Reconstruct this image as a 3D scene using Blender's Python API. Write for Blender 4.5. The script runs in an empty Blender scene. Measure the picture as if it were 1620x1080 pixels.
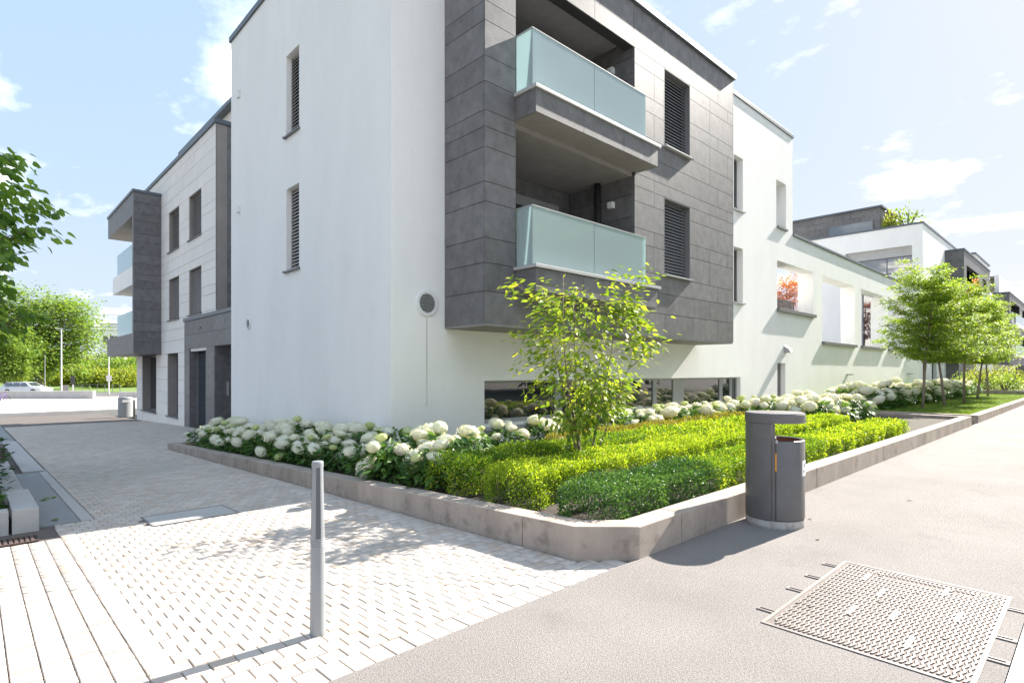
import bpy, bmesh, math, random
import numpy as np
from mathutils import Vector, Matrix
scene = bpy.context.scene
col = scene.collection
R = math.radians
# ------------------------------------------------------------------ camera, sky, sun, exposure
# world axes: X runs along the long street facade, Y along the shaded side facade, metres
CA, SA = .7236, .6902
cam = bpy.data.cameras.new('camera'); camo = bpy.data.objects.new('camera', cam); col.objects.link(camo)
camo.location = (0, 0, 1.5)
camo.rotation_euler = (R(90), 0, math.atan2(CA, SA) - R(90))
cam.sensor_width = 36; cam.lens = 36*896.5/1620; cam.shift_y = 48/1620
cam.clip_start = .05; cam.clip_end = 3000
scene.camera = camo
SUN = Vector((1, -.088, .70)).normalized()
world = bpy.data.worlds.new('World'); scene.world = world; world.use_nodes = True
wn, wl = world.node_tree.nodes, world.node_tree.links
wn.clear()
def N(t, **k):
    n = wn.new(t)
    for a, b in k.items(): setattr(n, a, b)
    return n
sky = N('ShaderNodeTexSky', sky_type='NISHITA', sun_disc=False, sun_elevation=math.asin(SUN.z),
        sun_rotation=math.atan2(SUN.x, SUN.y), altitude=300, air_density=1.0, dust_density=.6, ozone_density=1.0)
tc = N('ShaderNodeTexCoord')
sep = N('ShaderNodeSeparateXYZ'); wl.new(tc.outputs['Generated'], sep.inputs[0])
mz = N('ShaderNodeMath', operation='MAXIMUM'); wl.new(sep.outputs['Z'], mz.inputs[0]); mz.inputs[1].default_value = 0.0
az = N('ShaderNodeMath', operation='ADD'); wl.new(mz.outputs[0], az.inputs[0]); az.inputs[1].default_value = .22
dx = N('ShaderNodeMath', operation='DIVIDE'); wl.new(sep.outputs['X'], dx.inputs[0]); wl.new(az.outputs[0], dx.inputs[1])
dy = N('ShaderNodeMath', operation='DIVIDE'); wl.new(sep.outputs['Y'], dy.inputs[0]); wl.new(az.outputs[0], dy.inputs[1])
cb = N('ShaderNodeCombineXYZ'); wl.new(dx.outputs[0], cb.inputs[0]); wl.new(dy.outputs[0], cb.inputs[1])
mp = N('ShaderNodeMapping'); wl.new(cb.outputs[0], mp.inputs[0]); mp.inputs['Location'].default_value = (8.5, 11.5, 4.5); mp.inputs['Scale'].default_value = (1.25, 1.0, 1)
nz = N('ShaderNodeTexNoise'); wl.new(mp.outputs[0], nz.inputs['Vector'])
nz.inputs['Scale'].default_value = 2.3; nz.inputs['Detail'].default_value = 8; nz.inputs['Roughness'].default_value = .58
rp = N('ShaderNodeValToRGB'); wl.new(nz.outputs['Fac'], rp.inputs[0])
rp.color_ramp.elements[0].position = .52; rp.color_ramp.elements[1].position = .74; e_ = rp.color_ramp.elements.new(.62); e_.color = (.055, .055, .055, 1)
clouds = N('ShaderNodeMix', data_type='RGBA'); wl.new(rp.outputs['Color'], clouds.inputs['Factor'])
sp3 = N('ShaderNodeSeparateColor'); wl.new(sky.outputs['Color'], sp3.inputs[0]); sc_ = N('ShaderNodeCombineColor')
for i_, (pw, k_) in enumerate(((.24, 1.27), (.13, 1.66), (.02, 2.38))):      # tone curve per channel: makes the sky colours paler and more even
    p_ = N('ShaderNodeMath', operation='POWER'); wl.new(sp3.outputs[i_], p_.inputs[0]); p_.inputs[1].default_value = pw
    q_ = N('ShaderNodeMath', operation='MULTIPLY'); wl.new(p_.outputs[0], q_.inputs[0]); q_.inputs[1].default_value = k_; wl.new(q_.outputs[0], sc_.inputs[i_])
wl.new(sc_.outputs[0], clouds.inputs['A']); clouds.inputs['B'].default_value = (27, 25, 23.2, 1)
bg = N('ShaderNodeBackground'); wl.new(clouds.outputs['Result'], bg.inputs['Color']); bg.inputs['Strength'].default_value = .10
wo = N('ShaderNodeOutputWorld'); wl.new(bg.outputs[0], wo.inputs[0])
sl = bpy.data.lights.new('sun', 'SUN'); sl.energy = 3.6; sl.angle = R(.53); sl.color = (1, .94, .85)
so = bpy.data.objects.new('sun', sl); col.objects.link(so); so.rotation_euler = SUN.to_track_quat('Z', 'Y').to_euler()
scene.view_settings.view_transform = 'Standard'; scene.view_settings.look = 'None'
scene.view_settings.exposure = 2.1; scene.view_settings.gamma = 1; scene.view_settings.use_curve_mapping = False
try:
    scene.cycles.max_bounces = 8; scene.cycles.transparent_max_bounces = 12
except Exception: pass

# ------------------------------------------------------------------ helpers
def gz(y): return 0.0 if y < 2.6 else -.03*(y-2.6)
def P(u, f, z=0):                       # u: bearing of a far thing, f: distance ahead
    r = (u-810)/896.5*f
    return Vector((r*CA+f*SA, -r*SA+f*CA, z))
class MB:
    def __init__(s): s.v = []; s.f = []
    def add(s, vs, fs):
        b = len(s.v); s.v += [tuple(v) for v in vs]; s.f += [tuple(i+b for i in f) for f in fs]; return s
    def box(s, x0, x1, y0, y1, z0, z1):
        return s.add([(x0,y0,z0),(x1,y0,z0),(x1,y1,z0),(x0,y1,z0),(x0,y0,z1),(x1,y0,z1),(x1,y1,z1),(x0,y1,z1)],
                     [(3,2,1,0),(4,5,6,7),(0,1,5,4),(1,2,6,5),(2,3,7,6),(3,0,4,7)])
    def obox(s, c, ax, ay, az):         # oriented box: centre and half axes
        c, ax, ay, az = map(Vector, (c, ax, ay, az)); vs = []
        for k in (-1, 1):
            for i, j in ((-1,-1),(1,-1),(1,1),(-1,1)): vs.append(c+ax*i+ay*j+az*k)
        return s.add(vs, [(3,2,1,0),(4,5,6,7),(0,1,5,4),(1,2,6,5),(2,3,7,6),(3,0,4,7)])
    def prism(s, pts, zb, zt):          # plan polygon (ccw), zb / zt: number or function of (x, y)
        n = len(pts); g = lambda z, p: z(*p) if callable(z) else z
        vs = [(p[0],p[1],g(zb,p)) for p in pts]+[(p[0],p[1],g(zt,p)) for p in pts]
        return s.add(vs, [tuple(range(n-1,-1,-1)), tuple(range(n,2*n))]+[(i,(i+1)%n,n+(i+1)%n,n+i) for i in range(n)])
    def tube(s, path, rad, n=7, cap=True):
        path = [Vector(p) for p in path]; m = len(path)
        if not hasattr(rad, '__len__'): rad = [rad]*m
        b = len(s.v); t0 = None
        for i, p in enumerate(path):
            t = (path[min(i+1,m-1)]-path[max(i-1,0)]).normalized()
            if t0 is None: a = t.orthogonal().normalized()
            else: a = (a - t*a.dot(t)); a = a.normalized() if a.length > 1e-6 else t.orthogonal().normalized()
            t0 = t; c = t.cross(a)
            for k in range(n):
                q = 2*math.pi*k/n; s.v.append(tuple(p+(a*math.cos(q)+c*math.sin(q))*rad[i]))
        for i in range(m-1):
            for k in range(n):
                k2 = (k+1)%n; s.f.append((b+i*n+k, b+i*n+k2, b+(i+1)*n+k2, b+(i+1)*n+k))
        if cap: s.f.append(tuple(b+k for k in range(n-1,-1,-1))); s.f.append(tuple(b+(m-1)*n+k for k in range(n)))
        return s
    def lathe(s, c, prof, n=24, a0=0, a1=2*math.pi, sx=1, sy=1, cap=True):
        full = abs(a1-a0-2*math.pi) < 1e-6; m = n if full else n+1; b = len(s.v)
        for r, z in prof:
            for k in range(m):
                q = a0+(a1-a0)*k/n; s.v.append((c[0]+r*sx*math.cos(q), c[1]+r*sy*math.sin(q), c[2]+z))
        for i in range(len(prof)-1):
            for k in range(n):
                k2 = (k+1)%m; s.f.append((b+i*m+k, b+i*m+k2, b+(i+1)*m+k2, b+(i+1)*m+k))
        if cap and full:
            s.f.append(tuple(b+k for k in range(m-1,-1,-1))); s.f.append(tuple(b+(len(prof)-1)*m+k for k in range(m)))
        return s
    def build(s, name, mat, parent=None, smooth=False, bevel=0, rnd=None):
        me = bpy.data.meshes.new(name); me.from_pydata(s.v, [], s.f); me.update()
        if bevel:
            bm = bmesh.new(); bm.from_mesh(me); bmesh.ops.recalc_face_normals(bm, faces=bm.faces)
            bmesh.ops.bevel(bm, geom=[e for e in bm.edges if len(e.link_faces) == 2 and e.calc_face_angle() > .5], offset=bevel, segments=2, affect='EDGES', profile=.6)
            bm.to_mesh(me); bm.free()
        if rnd is not None:
            a = me.attributes.new('rnd', 'FLOAT', 'FACE'); a.data.foreach_set('value', rnd)
        if smooth:
            me.polygons.foreach_set('use_smooth', [True]*len(me.polygons))
        return link(name, me, mat, parent)
def link(name, me, mat, parent=None):
    o = bpy.data.objects.new(name, me); col.objects.link(o)
    if mat and not me.materials: me.materials.append(mat)
    if parent: o.parent = parent
    return o
def tag(o, label=None, cat=None, group=None, kind=None):
    if label: o['label'] = label
    if cat: o['category'] = cat
    if group: o['group'] = group
    if kind: o['kind'] = kind
    return o
def thing(name, label, cat, group=None):
    o = bpy.data.objects.new(name, None); col.objects.link(o); o.empty_display_size = .1
    return tag(o, label, cat, group)
def copy_tree(o, parent=None, loc=None, rz=None, sc=None):
    c = o.copy(); col.objects.link(c); c.parent = parent
    if loc is not None: c.location = loc
    if rz is not None: c.rotation_euler = (0, 0, rz)
    if sc is not None: c.scale = (sc, sc, sc)
    for ch in [x for x in bpy.data.objects if x.parent == o]: copy_tree(ch, c)
    return c
def np_mesh(name, V, F, rnd=None):
    me = bpy.data.meshes.new(name); nf, k = F.shape
    me.vertices.add(len(V)); me.vertices.foreach_set('co', V.astype(np.float32).ravel())
    me.loops.add(nf*k); me.loops.foreach_set('vertex_index', F.astype(np.int32).ravel())
    me.polygons.add(nf); me.polygons.foreach_set('loop_start', np.arange(0, nf*k, k, dtype=np.int32))
    me.update(calc_edges=True)
    if rnd is not None:
        a = me.attributes.new('rnd', 'FLOAT', 'FACE'); a.data.foreach_set('value', rnd.astype(np.float32))
    return me
def unit(a): return a/np.maximum(np.linalg.norm(a, axis=1, keepdims=True), 1e-9)
# leaf templates: x across, y along, z up out of the blade
LEAF_Q = (np.array([(0,0,0),(.3,.45,.07),(0,1,-.05),(-.3,.45,.07)]), np.array([(0,1,2),(0,2,3)]))
LEAF_O = (np.array([(0,0,0),(.20,.22,.05),(.24,.52,.04),(.1,.82,-.02),(0,1,-.1),(-.1,.82,-.02),(-.24,.52,.04),(-.20,.22,.05),(0,.5,-.02)]),
          np.array([(0,1,8),(1,2,8),(2,3,8),(3,4,8),(4,5,8),(5,6,8),(6,7,8),(7,0,8)]))
LEAF_H = (np.array([(0,.06,0),(.28,0,.06),(.48,.25,.08),(.36,.62,.02),(0,1.05,-.14),(-.36,.62,.02),(-.48,.25,.08),(-.28,0,.06),(0,.45,-.03)]),
          np.array([(0,1,8),(1,2,8),(2,3,8),(3,4,8),(4,5,8),(5,6,8),(6,7,8),(7,0,8)]))
def leaf_mesh(name, pos, ydir, nrm, size, rng, tmpl=LEAF_Q, rnd=None):
    """ydir: direction the leaf points, nrm: approximate up side"""
    n = len(pos); y = unit(ydir); z = unit(nrm - y*np.sum(nrm*y, axis=1, keepdims=True)); x = np.cross(y, z)
    T, F = tmpl; s = size[:, None, None]
    V = pos[:, None, :] + s*(T[None, :, 0:1]*x[:, None, :] + T[None, :, 1:2]*y[:, None, :] + T[None, :, 2:3]*z[:, None, :])
    Fa = (F[None] + (np.arange(n)*len(T))[:, None, None]).reshape(-1, F.shape[1])
    if rnd is None: rnd = rng.random(n)
    return np_mesh(name, V.reshape(-1, 3), Fa, np.repeat(rnd, len(F)))

# ------------------------------------------------------------------ materials
def nodes(name):
    m = bpy.data.materials.new(name); m.use_nodes = True; nt = m.node_tree
    b = nt.nodes['Principled BSDF']; return m, nt, b
def rnd_value(nt):
    oi = nt.nodes.new('ShaderNodeObjectInfo'); at = nt.nodes.new('ShaderNodeAttribute'); at.attribute_name = 'rnd'
    a = nt.nodes.new('ShaderNodeMath'); a.operation = 'ADD'; nt.links.new(oi.outputs['Random'], a.inputs[0]); nt.links.new(at.outputs['Fac'], a.inputs[1])
    f = nt.nodes.new('ShaderNodeMath'); f.operation = 'FRACT'; nt.links.new(a.outputs[0], f.inputs[0]); return f.outputs[0]
def M(name, c, rough=.7, var=.08, scale=2., bump=0., bscale=80., rnd=0., metal=0., spec=.5, fine=0., fscale=200., stretch=(1,1,1), stain=None, tint=None):
    m, nt, b = nodes(name); L = nt.links.new; nn = nt.nodes.new
    geo = nn('ShaderNodeNewGeometry'); mpn = nn('ShaderNodeMapping'); L(geo.outputs['Position'], mpn.inputs[0]); mpn.inputs['Scale'].default_value = stretch
    n1 = nn('ShaderNodeTexNoise'); L(mpn.outputs[0], n1.inputs['Vector']); n1.inputs['Scale'].default_value = scale; n1.inputs['Detail'].default_value = 6; n1.inputs['Roughness'].default_value = .62
    mr = nn('ShaderNodeMapRange'); L(n1.outputs['Fac'], mr.inputs['Value']); mr.inputs['From Min'].default_value = .3; mr.inputs['From Max'].default_value = .7
    mr.inputs['To Min'].default_value = 1-var; mr.inputs['To Max'].default_value = 1+var; val = mr.outputs[0]
    def mul(a, bb):
        k = nn('ShaderNodeMath'); k.operation = 'MULTIPLY'; L(a, k.inputs[0]); L(bb, k.inputs[1]); return k.outputs[0]
    if rnd:
        r = nn('ShaderNodeMapRange'); L(rnd_value(nt), r.inputs['Value']); r.inputs['To Min'].default_value = 1-rnd; r.inputs['To Max'].default_value = 1+rnd; val = mul(val, r.outputs[0])
    if fine:
        n2 = nn('ShaderNodeTexNoise'); L(geo.outputs['Position'], n2.inputs['Vector']); n2.inputs['Scale'].default_value = fscale; n2.inputs['Detail'].default_value = 3
        r = nn('ShaderNodeMapRange'); L(n2.outputs['Fac'], r.inputs['Value']); r.inputs['From Min'].default_value = .3; r.inputs['From Max'].default_value = .7; r.inputs['To Min'].default_value = 1-fine; r.inputs['To Max'].default_value = 1+fine; val = mul(val, r.outputs[0])
    vm = nn('ShaderNodeVectorMath'); vm.operation = 'SCALE'; vm.inputs[0].default_value = c; L(val, vm.inputs['Scale']); out = vm.outputs[0]
    if stain:                               # (colour, scale, threshold, amount)
        n3 = nn('ShaderNodeTexNoise'); L(geo.outputs['Position'], n3.inputs['Vector']); n3.inputs['Scale'].default_value = stain[1]; n3.inputs['Detail'].default_value = 7; n3.inputs['Roughness'].default_value = .7
        r = nn('ShaderNodeMapRange'); L(n3.outputs['Fac'], r.inputs['Value']); r.inputs['From Min'].default_value = stain[2]; r.inputs['From Max'].default_value = stain[2]+.14; r.inputs['To Max'].default_value = stain[3]
        mx = nn('ShaderNodeMix'); mx.data_type = 'RGBA'; L(r.outputs[0], mx.inputs['Factor']); L(out, mx.inputs['A']); mx.inputs['B'].default_value = (*stain[0], 1); out = mx.outputs['Result']
    if tint:                                # some pieces of another colour: (colour, share, amount)
        r = nn('ShaderNodeMapRange'); L(rnd_value(nt), r.inputs['Value']); r.inputs['From Min'].default_value = 1-tint[1]; r.inputs['From Max'].default_value = 1-tint[1]*.6; r.inputs['To Max'].default_value = tint[2]
        mx = nn('ShaderNodeMix'); mx.data_type = 'RGBA'; L(r.outputs[0], mx.inputs['Factor']); L(out, mx.inputs['A']); mx.inputs['B'].default_value = (*tint[0], 1); out = mx.outputs['Result']
    L(out, b.inputs['Base Color']); b.inputs['Roughness'].default_value = rough; b.inputs['Metallic'].default_value = metal; b.inputs['Specular IOR Level'].default_value = spec
    if bump:
        n4 = nn('ShaderNodeTexNoise'); L(geo.outputs['Position'], n4.inputs['Vector']); n4.inputs['Scale'].default_value = bscale; n4.inputs['Detail'].default_value = 5
        bp = nn('ShaderNodeBump'); L(n4.outputs['Fac'], bp.inputs['Height']); bp.inputs['Strength'].default_value = bump; bp.inputs['Distance'].default_value = .01; L(bp.outputs[0], b.inputs['Normal'])
    return m
def Mleaf(name, c1, c2, trans=.45, rough=.5, c3=None):
    m, nt, b = nodes(name); L = nt.links.new; nn = nt.nodes.new
    rp = nn('ShaderNodeValToRGB'); L(rnd_value(nt), rp.inputs[0]); rp.color_ramp.elements[0].color = (*c1, 1); rp.color_ramp.elements[1].color = (*c2, 1)
    if c3: e = rp.color_ramp.elements.new(.93); e.color = (*c2, 1); rp.color_ramp.elements[2].color = (*c3, 1)
    L(rp.outputs[0], b.inputs['Base Color']); b.inputs['Roughness'].default_value = rough; b.inputs['Specular IOR Level'].default_value = .35
    t = nn('ShaderNodeBsdfTranslucent'); g = nn('ShaderNodeVectorMath'); g.operation = 'MULTIPLY'; L(rp.outputs[0], g.inputs[0]); g.inputs[1].default_value = (1.5, 1.35, .55); L(g.outputs[0], t.inputs['Color'])
    mx = nn('ShaderNodeMixShader'); mx.inputs[0].default_value = trans; L(b.outputs[0], mx.inputs[1]); L(t.outputs[0], mx.inputs[2])
    L(mx.outputs[0], nt.nodes['Material Output'].inputs['Surface']); return m
def Mglass(name, c=(.018,.022,.026), rough=.02, ior=1.75):
    m, nt, b = nodes(name); b.inputs['Base Color'].default_value = (*c, 1); b.inputs['Roughness'].default_value = rough; b.inputs['IOR'].default_value = ior; b.inputs['Specular IOR Level'].default_value = .8
    nn = nt.nodes.new; geo = nn('ShaderNodeNewGeometry'); n = nn('ShaderNodeTexNoise'); nt.links.new(geo.outputs['Position'], n.inputs['Vector']); n.inputs['Scale'].default_value = .9
    bp = nn('ShaderNodeBump'); nt.links.new(n.outputs['Fac'], bp.inputs['Height']); bp.inputs['Strength'].default_value = .05; bp.inputs['Distance'].default_value = .02; nt.links.new(bp.outputs[0], b.inputs['Normal'])
    return m
def Mfrost(name, c):
    m, nt, b = nodes(name); L = nt.links.new; nn = nt.nodes.new
    t = nn('ShaderNodeBsdfTranslucent'); t.inputs['Color'].default_value = (*c, 1)
    d = nn('ShaderNodeBsdfDiffuse'); d.inputs['Color'].default_value = (*[x*.85 for x in c], 1)
    tr = nn('ShaderNodeBsdfTransparent'); tr.inputs['Color'].default_value = (.75,.95,.95,1)
    g = nn('ShaderNodeBsdfGlossy'); g.inputs['Roughness'].default_value = .06; g.inputs['Color'].default_value = (.9,.97,1,1)
    m1 = nn('ShaderNodeMixShader'); m1.inputs[0].default_value = .5; L(d.outputs[0], m1.inputs[1]); L(t.outputs[0], m1.inputs[2])
    m2 = nn('ShaderNodeMixShader'); m2.inputs[0].default_value = .16; L(m1.outputs[0], m2.inputs[1]); L(tr.outputs[0], m2.inputs[2])
    fr = nn('ShaderNodeFresnel'); fr.inputs['IOR'].default_value = 1.6
    m3 = nn('ShaderNodeMixShader'); L(fr.outputs[0], m3.inputs[0]); L(m2.outputs[0], m3.inputs[1]); L(g.outputs[0], m3.inputs[2])
    L(m3.outputs[0], nt.nodes['Material Output'].inputs['Surface']); return m
m_white = M('white_stucco', (.845,.835,.82), .95, .035, 1.1, spec=.12, bump=.5, bscale=110, fine=.02, fscale=60, stretch=(1,1,.3), stain=((.74,.735,.72), 1.1, .56, .28))
m_cap = M('zinc_cap', (.10,.12,.145), .45, .08, 3, spec=.5)
m_dark = M('slate_cladding', (.150,.145,.148), .54, .24, 5.0, bump=.12, bscale=120, rnd=.12, fine=.16, fscale=90, spec=.42)
m_core = M('dark_core', (.03,.03,.032), .9)
m_stone = M('pale_stone_cladding', (.76,.725,.69), .8, .04, 1.6, rnd=.035, fine=.04, fscale=90, bump=.1)
m_stonecore = M('stone_core', (.30,.27,.25), .9)
m_frame = M('grey_metal_frame', (.16,.16,.165), .5, .04, 4)
m_frame_l = M('light_grey_frame', (.33,.33,.33), .5, .04, 4)
m_sill = M('pale_metal_sill', (.42,.42,.42), .45, .05, 4)
m_sill_d = M('dark_metal_sill', (.16,.16,.165), .5, .05, 4)
m_slat = M('dark_blind_slats', (.15,.15,.155), .55, .06, 5)
m_slat_l = M('bronze_blind_slats', (.34,.32,.31), .4, .06, 5)
m_glass = Mglass('window_glass')
m_glass_bl = Mglass('blind_window_glass', (.015,.017,.02), .05, 1.4); m_glass_bl.node_tree.nodes['Principled BSDF'].inputs['Specular IOR Level'].default_value = .2
m_glassb = Mglass('sky_glass', (.03,.04,.055), .02, 2.1)
m_frost = Mfrost('frosted_glass', (.74,.88,.89))
m_frostg = Mfrost('green_frosted_glass', (.50,.80,.72))
m_soffit = M('concrete_soffit', (.26,.245,.235), .85, .12, 2.5, bump=.1, bscale=60)
m_whitebox = M('white_plastic', (.75,.75,.75), .5, .02)
m_pipe = M('black_pipe', (.03,.03,.033), .4)
m_kerb = M('kerb_concrete', (.36,.30,.255), .85, .20, 2.2, bump=.25, bscale=140, rnd=.05, fine=.07, fscale=220, stretch=(1,1,.35), stain=((.14,.115,.095), 4.2, .53, .6))
m_kerb_g = M('grey_kerb_concrete', (.42,.41,.40), .85, .10, 1.8, bump=.25, bscale=140, rnd=.04, fine=.06, fscale=220, stain=((.20,.18,.15), 3, .58, .45))
m_paver = M('sandy_setts', (.53,.47,.42), .85, .09, 1.6, bump=.5, bscale=120, rnd=.13, tint=((.40,.305,.225), .28, .55), fine=.07, fscale=240, stain=((.40,.30,.22), 1.7, .60, .4))
m_joint = M('joint_sand', (.12,.10,.09), .95, .15, 30)
m_slab = M('smooth_grey_slab', (.24,.245,.25), .7, .06, 2, bump=.1)
m_slab_l = M('pale_slab', (.43,.41,.395), .8, .06, 2, bump=.15)
m_asph = M('worn_pale_asphalt', (.225,.203,.192), .92, .12, .8, bump=1.0, bscale=130, fine=.22, fscale=75, stain=((.15,.138,.13), 1.4, .57, .45))
m_whiteslab = M('white_concrete_slab', (.72,.71,.69), .8, .03, 2, bump=.15)
m_soil = M('planting_soil', (.055,.042,.032), .95, .3, 8, bump=.8, bscale=40)
m_ground = M('far_ground', (.16,.17,.10), .95, .2, .05)
m_plaza = M('plaza_paving', (.55,.49,.45), .9, .06, .4, bump=.1)
m_road = M('road_asphalt', (.12,.12,.12), .9, .1, .5)
m_grass = Mleaf('grass_blades', (.10,.17,.03), (.20,.30,.05), .35)
m_lawn = M('lawn_ground', (.13,.20,.045), .95, .25, 3, bump=.5, bscale=60)
m_hyleaf = Mleaf('hydrangea_leaves', (.045,.115,.028), (.10,.21,.045), .38)
m_petal = Mleaf('hydrangea_petals', (.74,.77,.66), (.80,.79,.76), .22, .7)
m_petal_g = Mleaf('green_hydrangea_petals', (.46,.56,.25), (.66,.70,.42), .25, .7)
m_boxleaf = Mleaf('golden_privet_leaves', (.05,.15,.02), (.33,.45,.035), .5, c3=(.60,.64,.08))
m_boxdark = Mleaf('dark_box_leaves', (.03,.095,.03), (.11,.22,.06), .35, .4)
m_young = Mleaf('young_tree_leaves', (.10,.20,.03), (.32,.42,.06), .5, c3=(.5,.5,.1))
m_street = Mleaf('street_tree_leaves', (.13,.25,.045), (.34,.45,.07), .52)
m_linden = Mleaf('linden_leaves', (.10,.22,.05), (.25,.40,.09), .52)
m_far = Mleaf('far_tree_leaves', (.11,.22,.05), (.28,.39,.09), .5)
m_fary = Mleaf('yellow_green_leaves', (.19,.27,.05), (.36,.40,.09), .45)
m_fard = Mleaf('conifer_leaves', (.025,.075,.03), (.07,.15,.05), .25)
m_pink = Mleaf('coral_leaves', (.55,.22,.15), (.70,.36,.24), .4)
m_bark = M('grey_brown_bark', (.22,.175,.14), .9, .25, 14, bump=.7, bscale=40, stretch=(1,1,.3))
m_barkd = M('brown_bark', (.15,.11,.085), .9, .25, 12, bump=.7, bscale=40, stretch=(1,1,.3))
m_bin = M('grey_bin_paint', (.115,.108,.108), .45, .10, 6, fine=.06, fscale=60, bump=.08, bscale=20)
m_concb = M('bin_base_concrete', (.42,.40,.38), .9, .15, 12, bump=.5, bscale=90, fine=.12, stain=((.2,.18,.16), 16, .5, .5))
m_liner = M('rust_liner', (.30,.12,.07), .7, .15, 10)
m_orange = M('orange_strip', (.85,.33,.03), .6)
m_bollard = M('grey_bollard_paint', (.25,.265,.28), .45, .05, 8, bump=.15, bscale=300, fine=.05, fscale=300)
m_bollard_d = M('dark_bollard_groove', (.10,.105,.115), .5)
m_iron = M('worn_cast_iron', (.19,.165,.152), .55, .22, 4, metal=.25, fine=.1, bump=.2, bscale=150)
m_iron_d = M('cover_recess', (.15,.12,.11), .8, .2, 6)
m_rust = M('rusty_grate', (.10,.062,.055), .85, .4, 12, bump=.5)

# ------------------------------------------------------------------ ground
def sheet(name, mat, pts, z=None, sub=None):
    mb = MB(); n = len(pts); mb.add([(p[0], p[1], p[2] if len(p) > 2 else z) for p in pts], [tuple(range(n))])
    return tag(mb.build(name, mat), kind='structure')
sheet('terrain', m_ground, [(-1500,-1500),(1500,-1500),(1500,1500),(-1500,1500)], -1.9)
sheet('asphalt_path', m_asph, [(-25,.34),(260,.34),(260,2.6),(-25,2.6)], 0)
sheet('asphalt_bed', m_asph, [(-25,-60),(260,-60),(260,.34),(-25,.34)], -.03)
paving = sheet('paving', m_joint, [(-25,2.6,-.012),(6.3,2.6,-.012),(6.3,48.3,gz(48.3)-.012),(-25,48.3,gz(48.3)-.012)])
sheet('plaza', m_plaza, [(-60,48.6),(70,48.6),(70,84),(-60,84)], -1.16)
# setts: running bond in the field, stack bond in the band beside the planter
rs = random.Random(4)
PV, PR = (.124, .118), random.Random(9)
def chamfer_box(w, d, h=.03, c=.0035, g=.0):
    a, b = w/2, d/2
    vs = [(-a,-b,-h),(a,-b,-h),(a,b,-h),(-a,b,-h),(-a,-b,-c),(a,-b,-c),(a,b,-c),(-a,b,-c),(-a+c,-b+c,0),(a-c,-b+c,0),(a-c,b-c,0),(-a+c,b-c,0)]
    fs = [(0,1,5,4),(1,2,6,5),(2,3,7,6),(3,0,4,7),(4,5,9,8),(5,6,10,9),(6,7,11,10),(7,4,8,11),(8,9,10,11)]
    return vs, fs
def in_view(x, y):
    f = x*SA+y*CA; r = x*CA-y*SA
    if f < .5: return None
    u = 810+896.5*r/f; v = 588+896.5*(1.5-gz(y))/f
    return f if -10 < u < 1640 and v < 1095 else None
spots = []
row = 0; y = 2.6+.09
while y < 33:
    d = .18 if row == 0 else PV[1]
    yc = y-.09+d/2 if row == 0 else y
    x1 = 3.49 if yc < 15.9 else 6.2
    if 2.6 < yc < 2.95: x1 = 3.85-(yc-2.6)
    x0 = .645 if yc < 7.85 else 1.01
    x = x0 + (PV[0]*.5 if row % 2 else 0)
    if row % 2: spots.append((x0+PV[0]*.25, yc, PV[0]*.5, d))
    while x < x1:
        w = min(PV[0], x1-x)
        cov = 1.38 < x+w/2 < 2.25 and 6.93 < yc < 7.55
        if w > .03 and not cov: spots.append((x+w/2, yc, w, d))
        x += PV[0]
    y = (2.6+.18+PV[1]/2) if row == 0 else y+PV[1]
    row += 1
for k in range(-14, 5):                      # band of straight courses
    y = 2.66
    while y < 7.72:
        if not (k < 4 and y > 7.1): spots.append((.14+k*.1255+.0627-.004, y, .1255, .088))
        y += .088
seen = sorted([(in_view(s[0], s[1]), i) for i, s in enumerate(spots) if in_view(s[0], s[1])])
single = set(i for f, i in seen[:300])
cache = {}; V, F, RN = [], [], []
for i, (x, y, w, d) in enumerate(spots):
    if not in_view(x, y) and y > 3: 
        if not (-.6 < x < 6.3): continue
    g = .0065
    if i not in single and y > 12: g = .012
    dz = gz(y)+rs.uniform(-.002, .002)
    if i in single:
        key = (round(w, 3), round(d, 3))
        if key not in cache:
            mb = MB(); mb.add(*chamfer_box(w-g, d-g*1.5)); o = mb.build('paver', m_paver, paving); cache[key] = o.data
        else: o = link('paver', cache[key], m_paver, paving)
        o.location = (x, y, dz+.012-.012); o.rotation_euler = (rs.uniform(-.008,.008)-.03*(y > 2.6), rs.uniform(-.008,.008), rs.uniform(-.012,.012))
    else:
        vs, fs = chamfer_box(w-g, d-g*1.5); b = len(V); tx, ty, q = rs.uniform(-.008,.008), rs.uniform(-.008,.008)-.03, rs.uniform(-.012,.012)
        V += [(x+a*math.cos(q)-c*math.sin(q), y+a*math.sin(q)+c*math.cos(q), dz+h+a*tx+c*ty) for a, c, h in vs]; F += [tuple(j+b for j in f) for f in fs]; RN += [rs.random()]*len(fs)
me = np_mesh('pavers', np.array(V), np.array(F), np.array(RN))
tag(link('pavers', me, m_paver, paving), kind='stuff')
# smooth strips beside the planter on the shaded side
def slope_box(mb, x0, x1, y0, y1, h0, h1):
    mb.prism([(x0,y0),(x1,y0),(x1,y1),(x0,y1)], lambda a, b: gz(b)+h0, lambda a, b: gz(b)+h1)
    return mb
st = slope_box(MB(), .52, .875, 7.86, 13.38, -.02, .004).build('drainage_slab', m_slab, bevel=.003); tag(st, kind='structure')
st = slope_box(MB(), .66, .965, 13.40, 22.4, -.02, .03).build('pale_slab', m_slab_l, bevel=.004); tag(st, kind='structure')
st = slope_box(MB(), -3, .96, 22.42, 48.2, -.02, .0).build('grey_slab', m_slab); tag(st, kind='structure')
st = thing('edging_strip', 'pale flush edging stones between grey slab and setts', 'edging')
y = 7.86
while y < 13.3:
    slope_box(MB(), .885, 1.0, y+.003, y+.597, -.02, .002).build('edging_stone', m_slab_l, st, bevel=.003); y += .6
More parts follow.
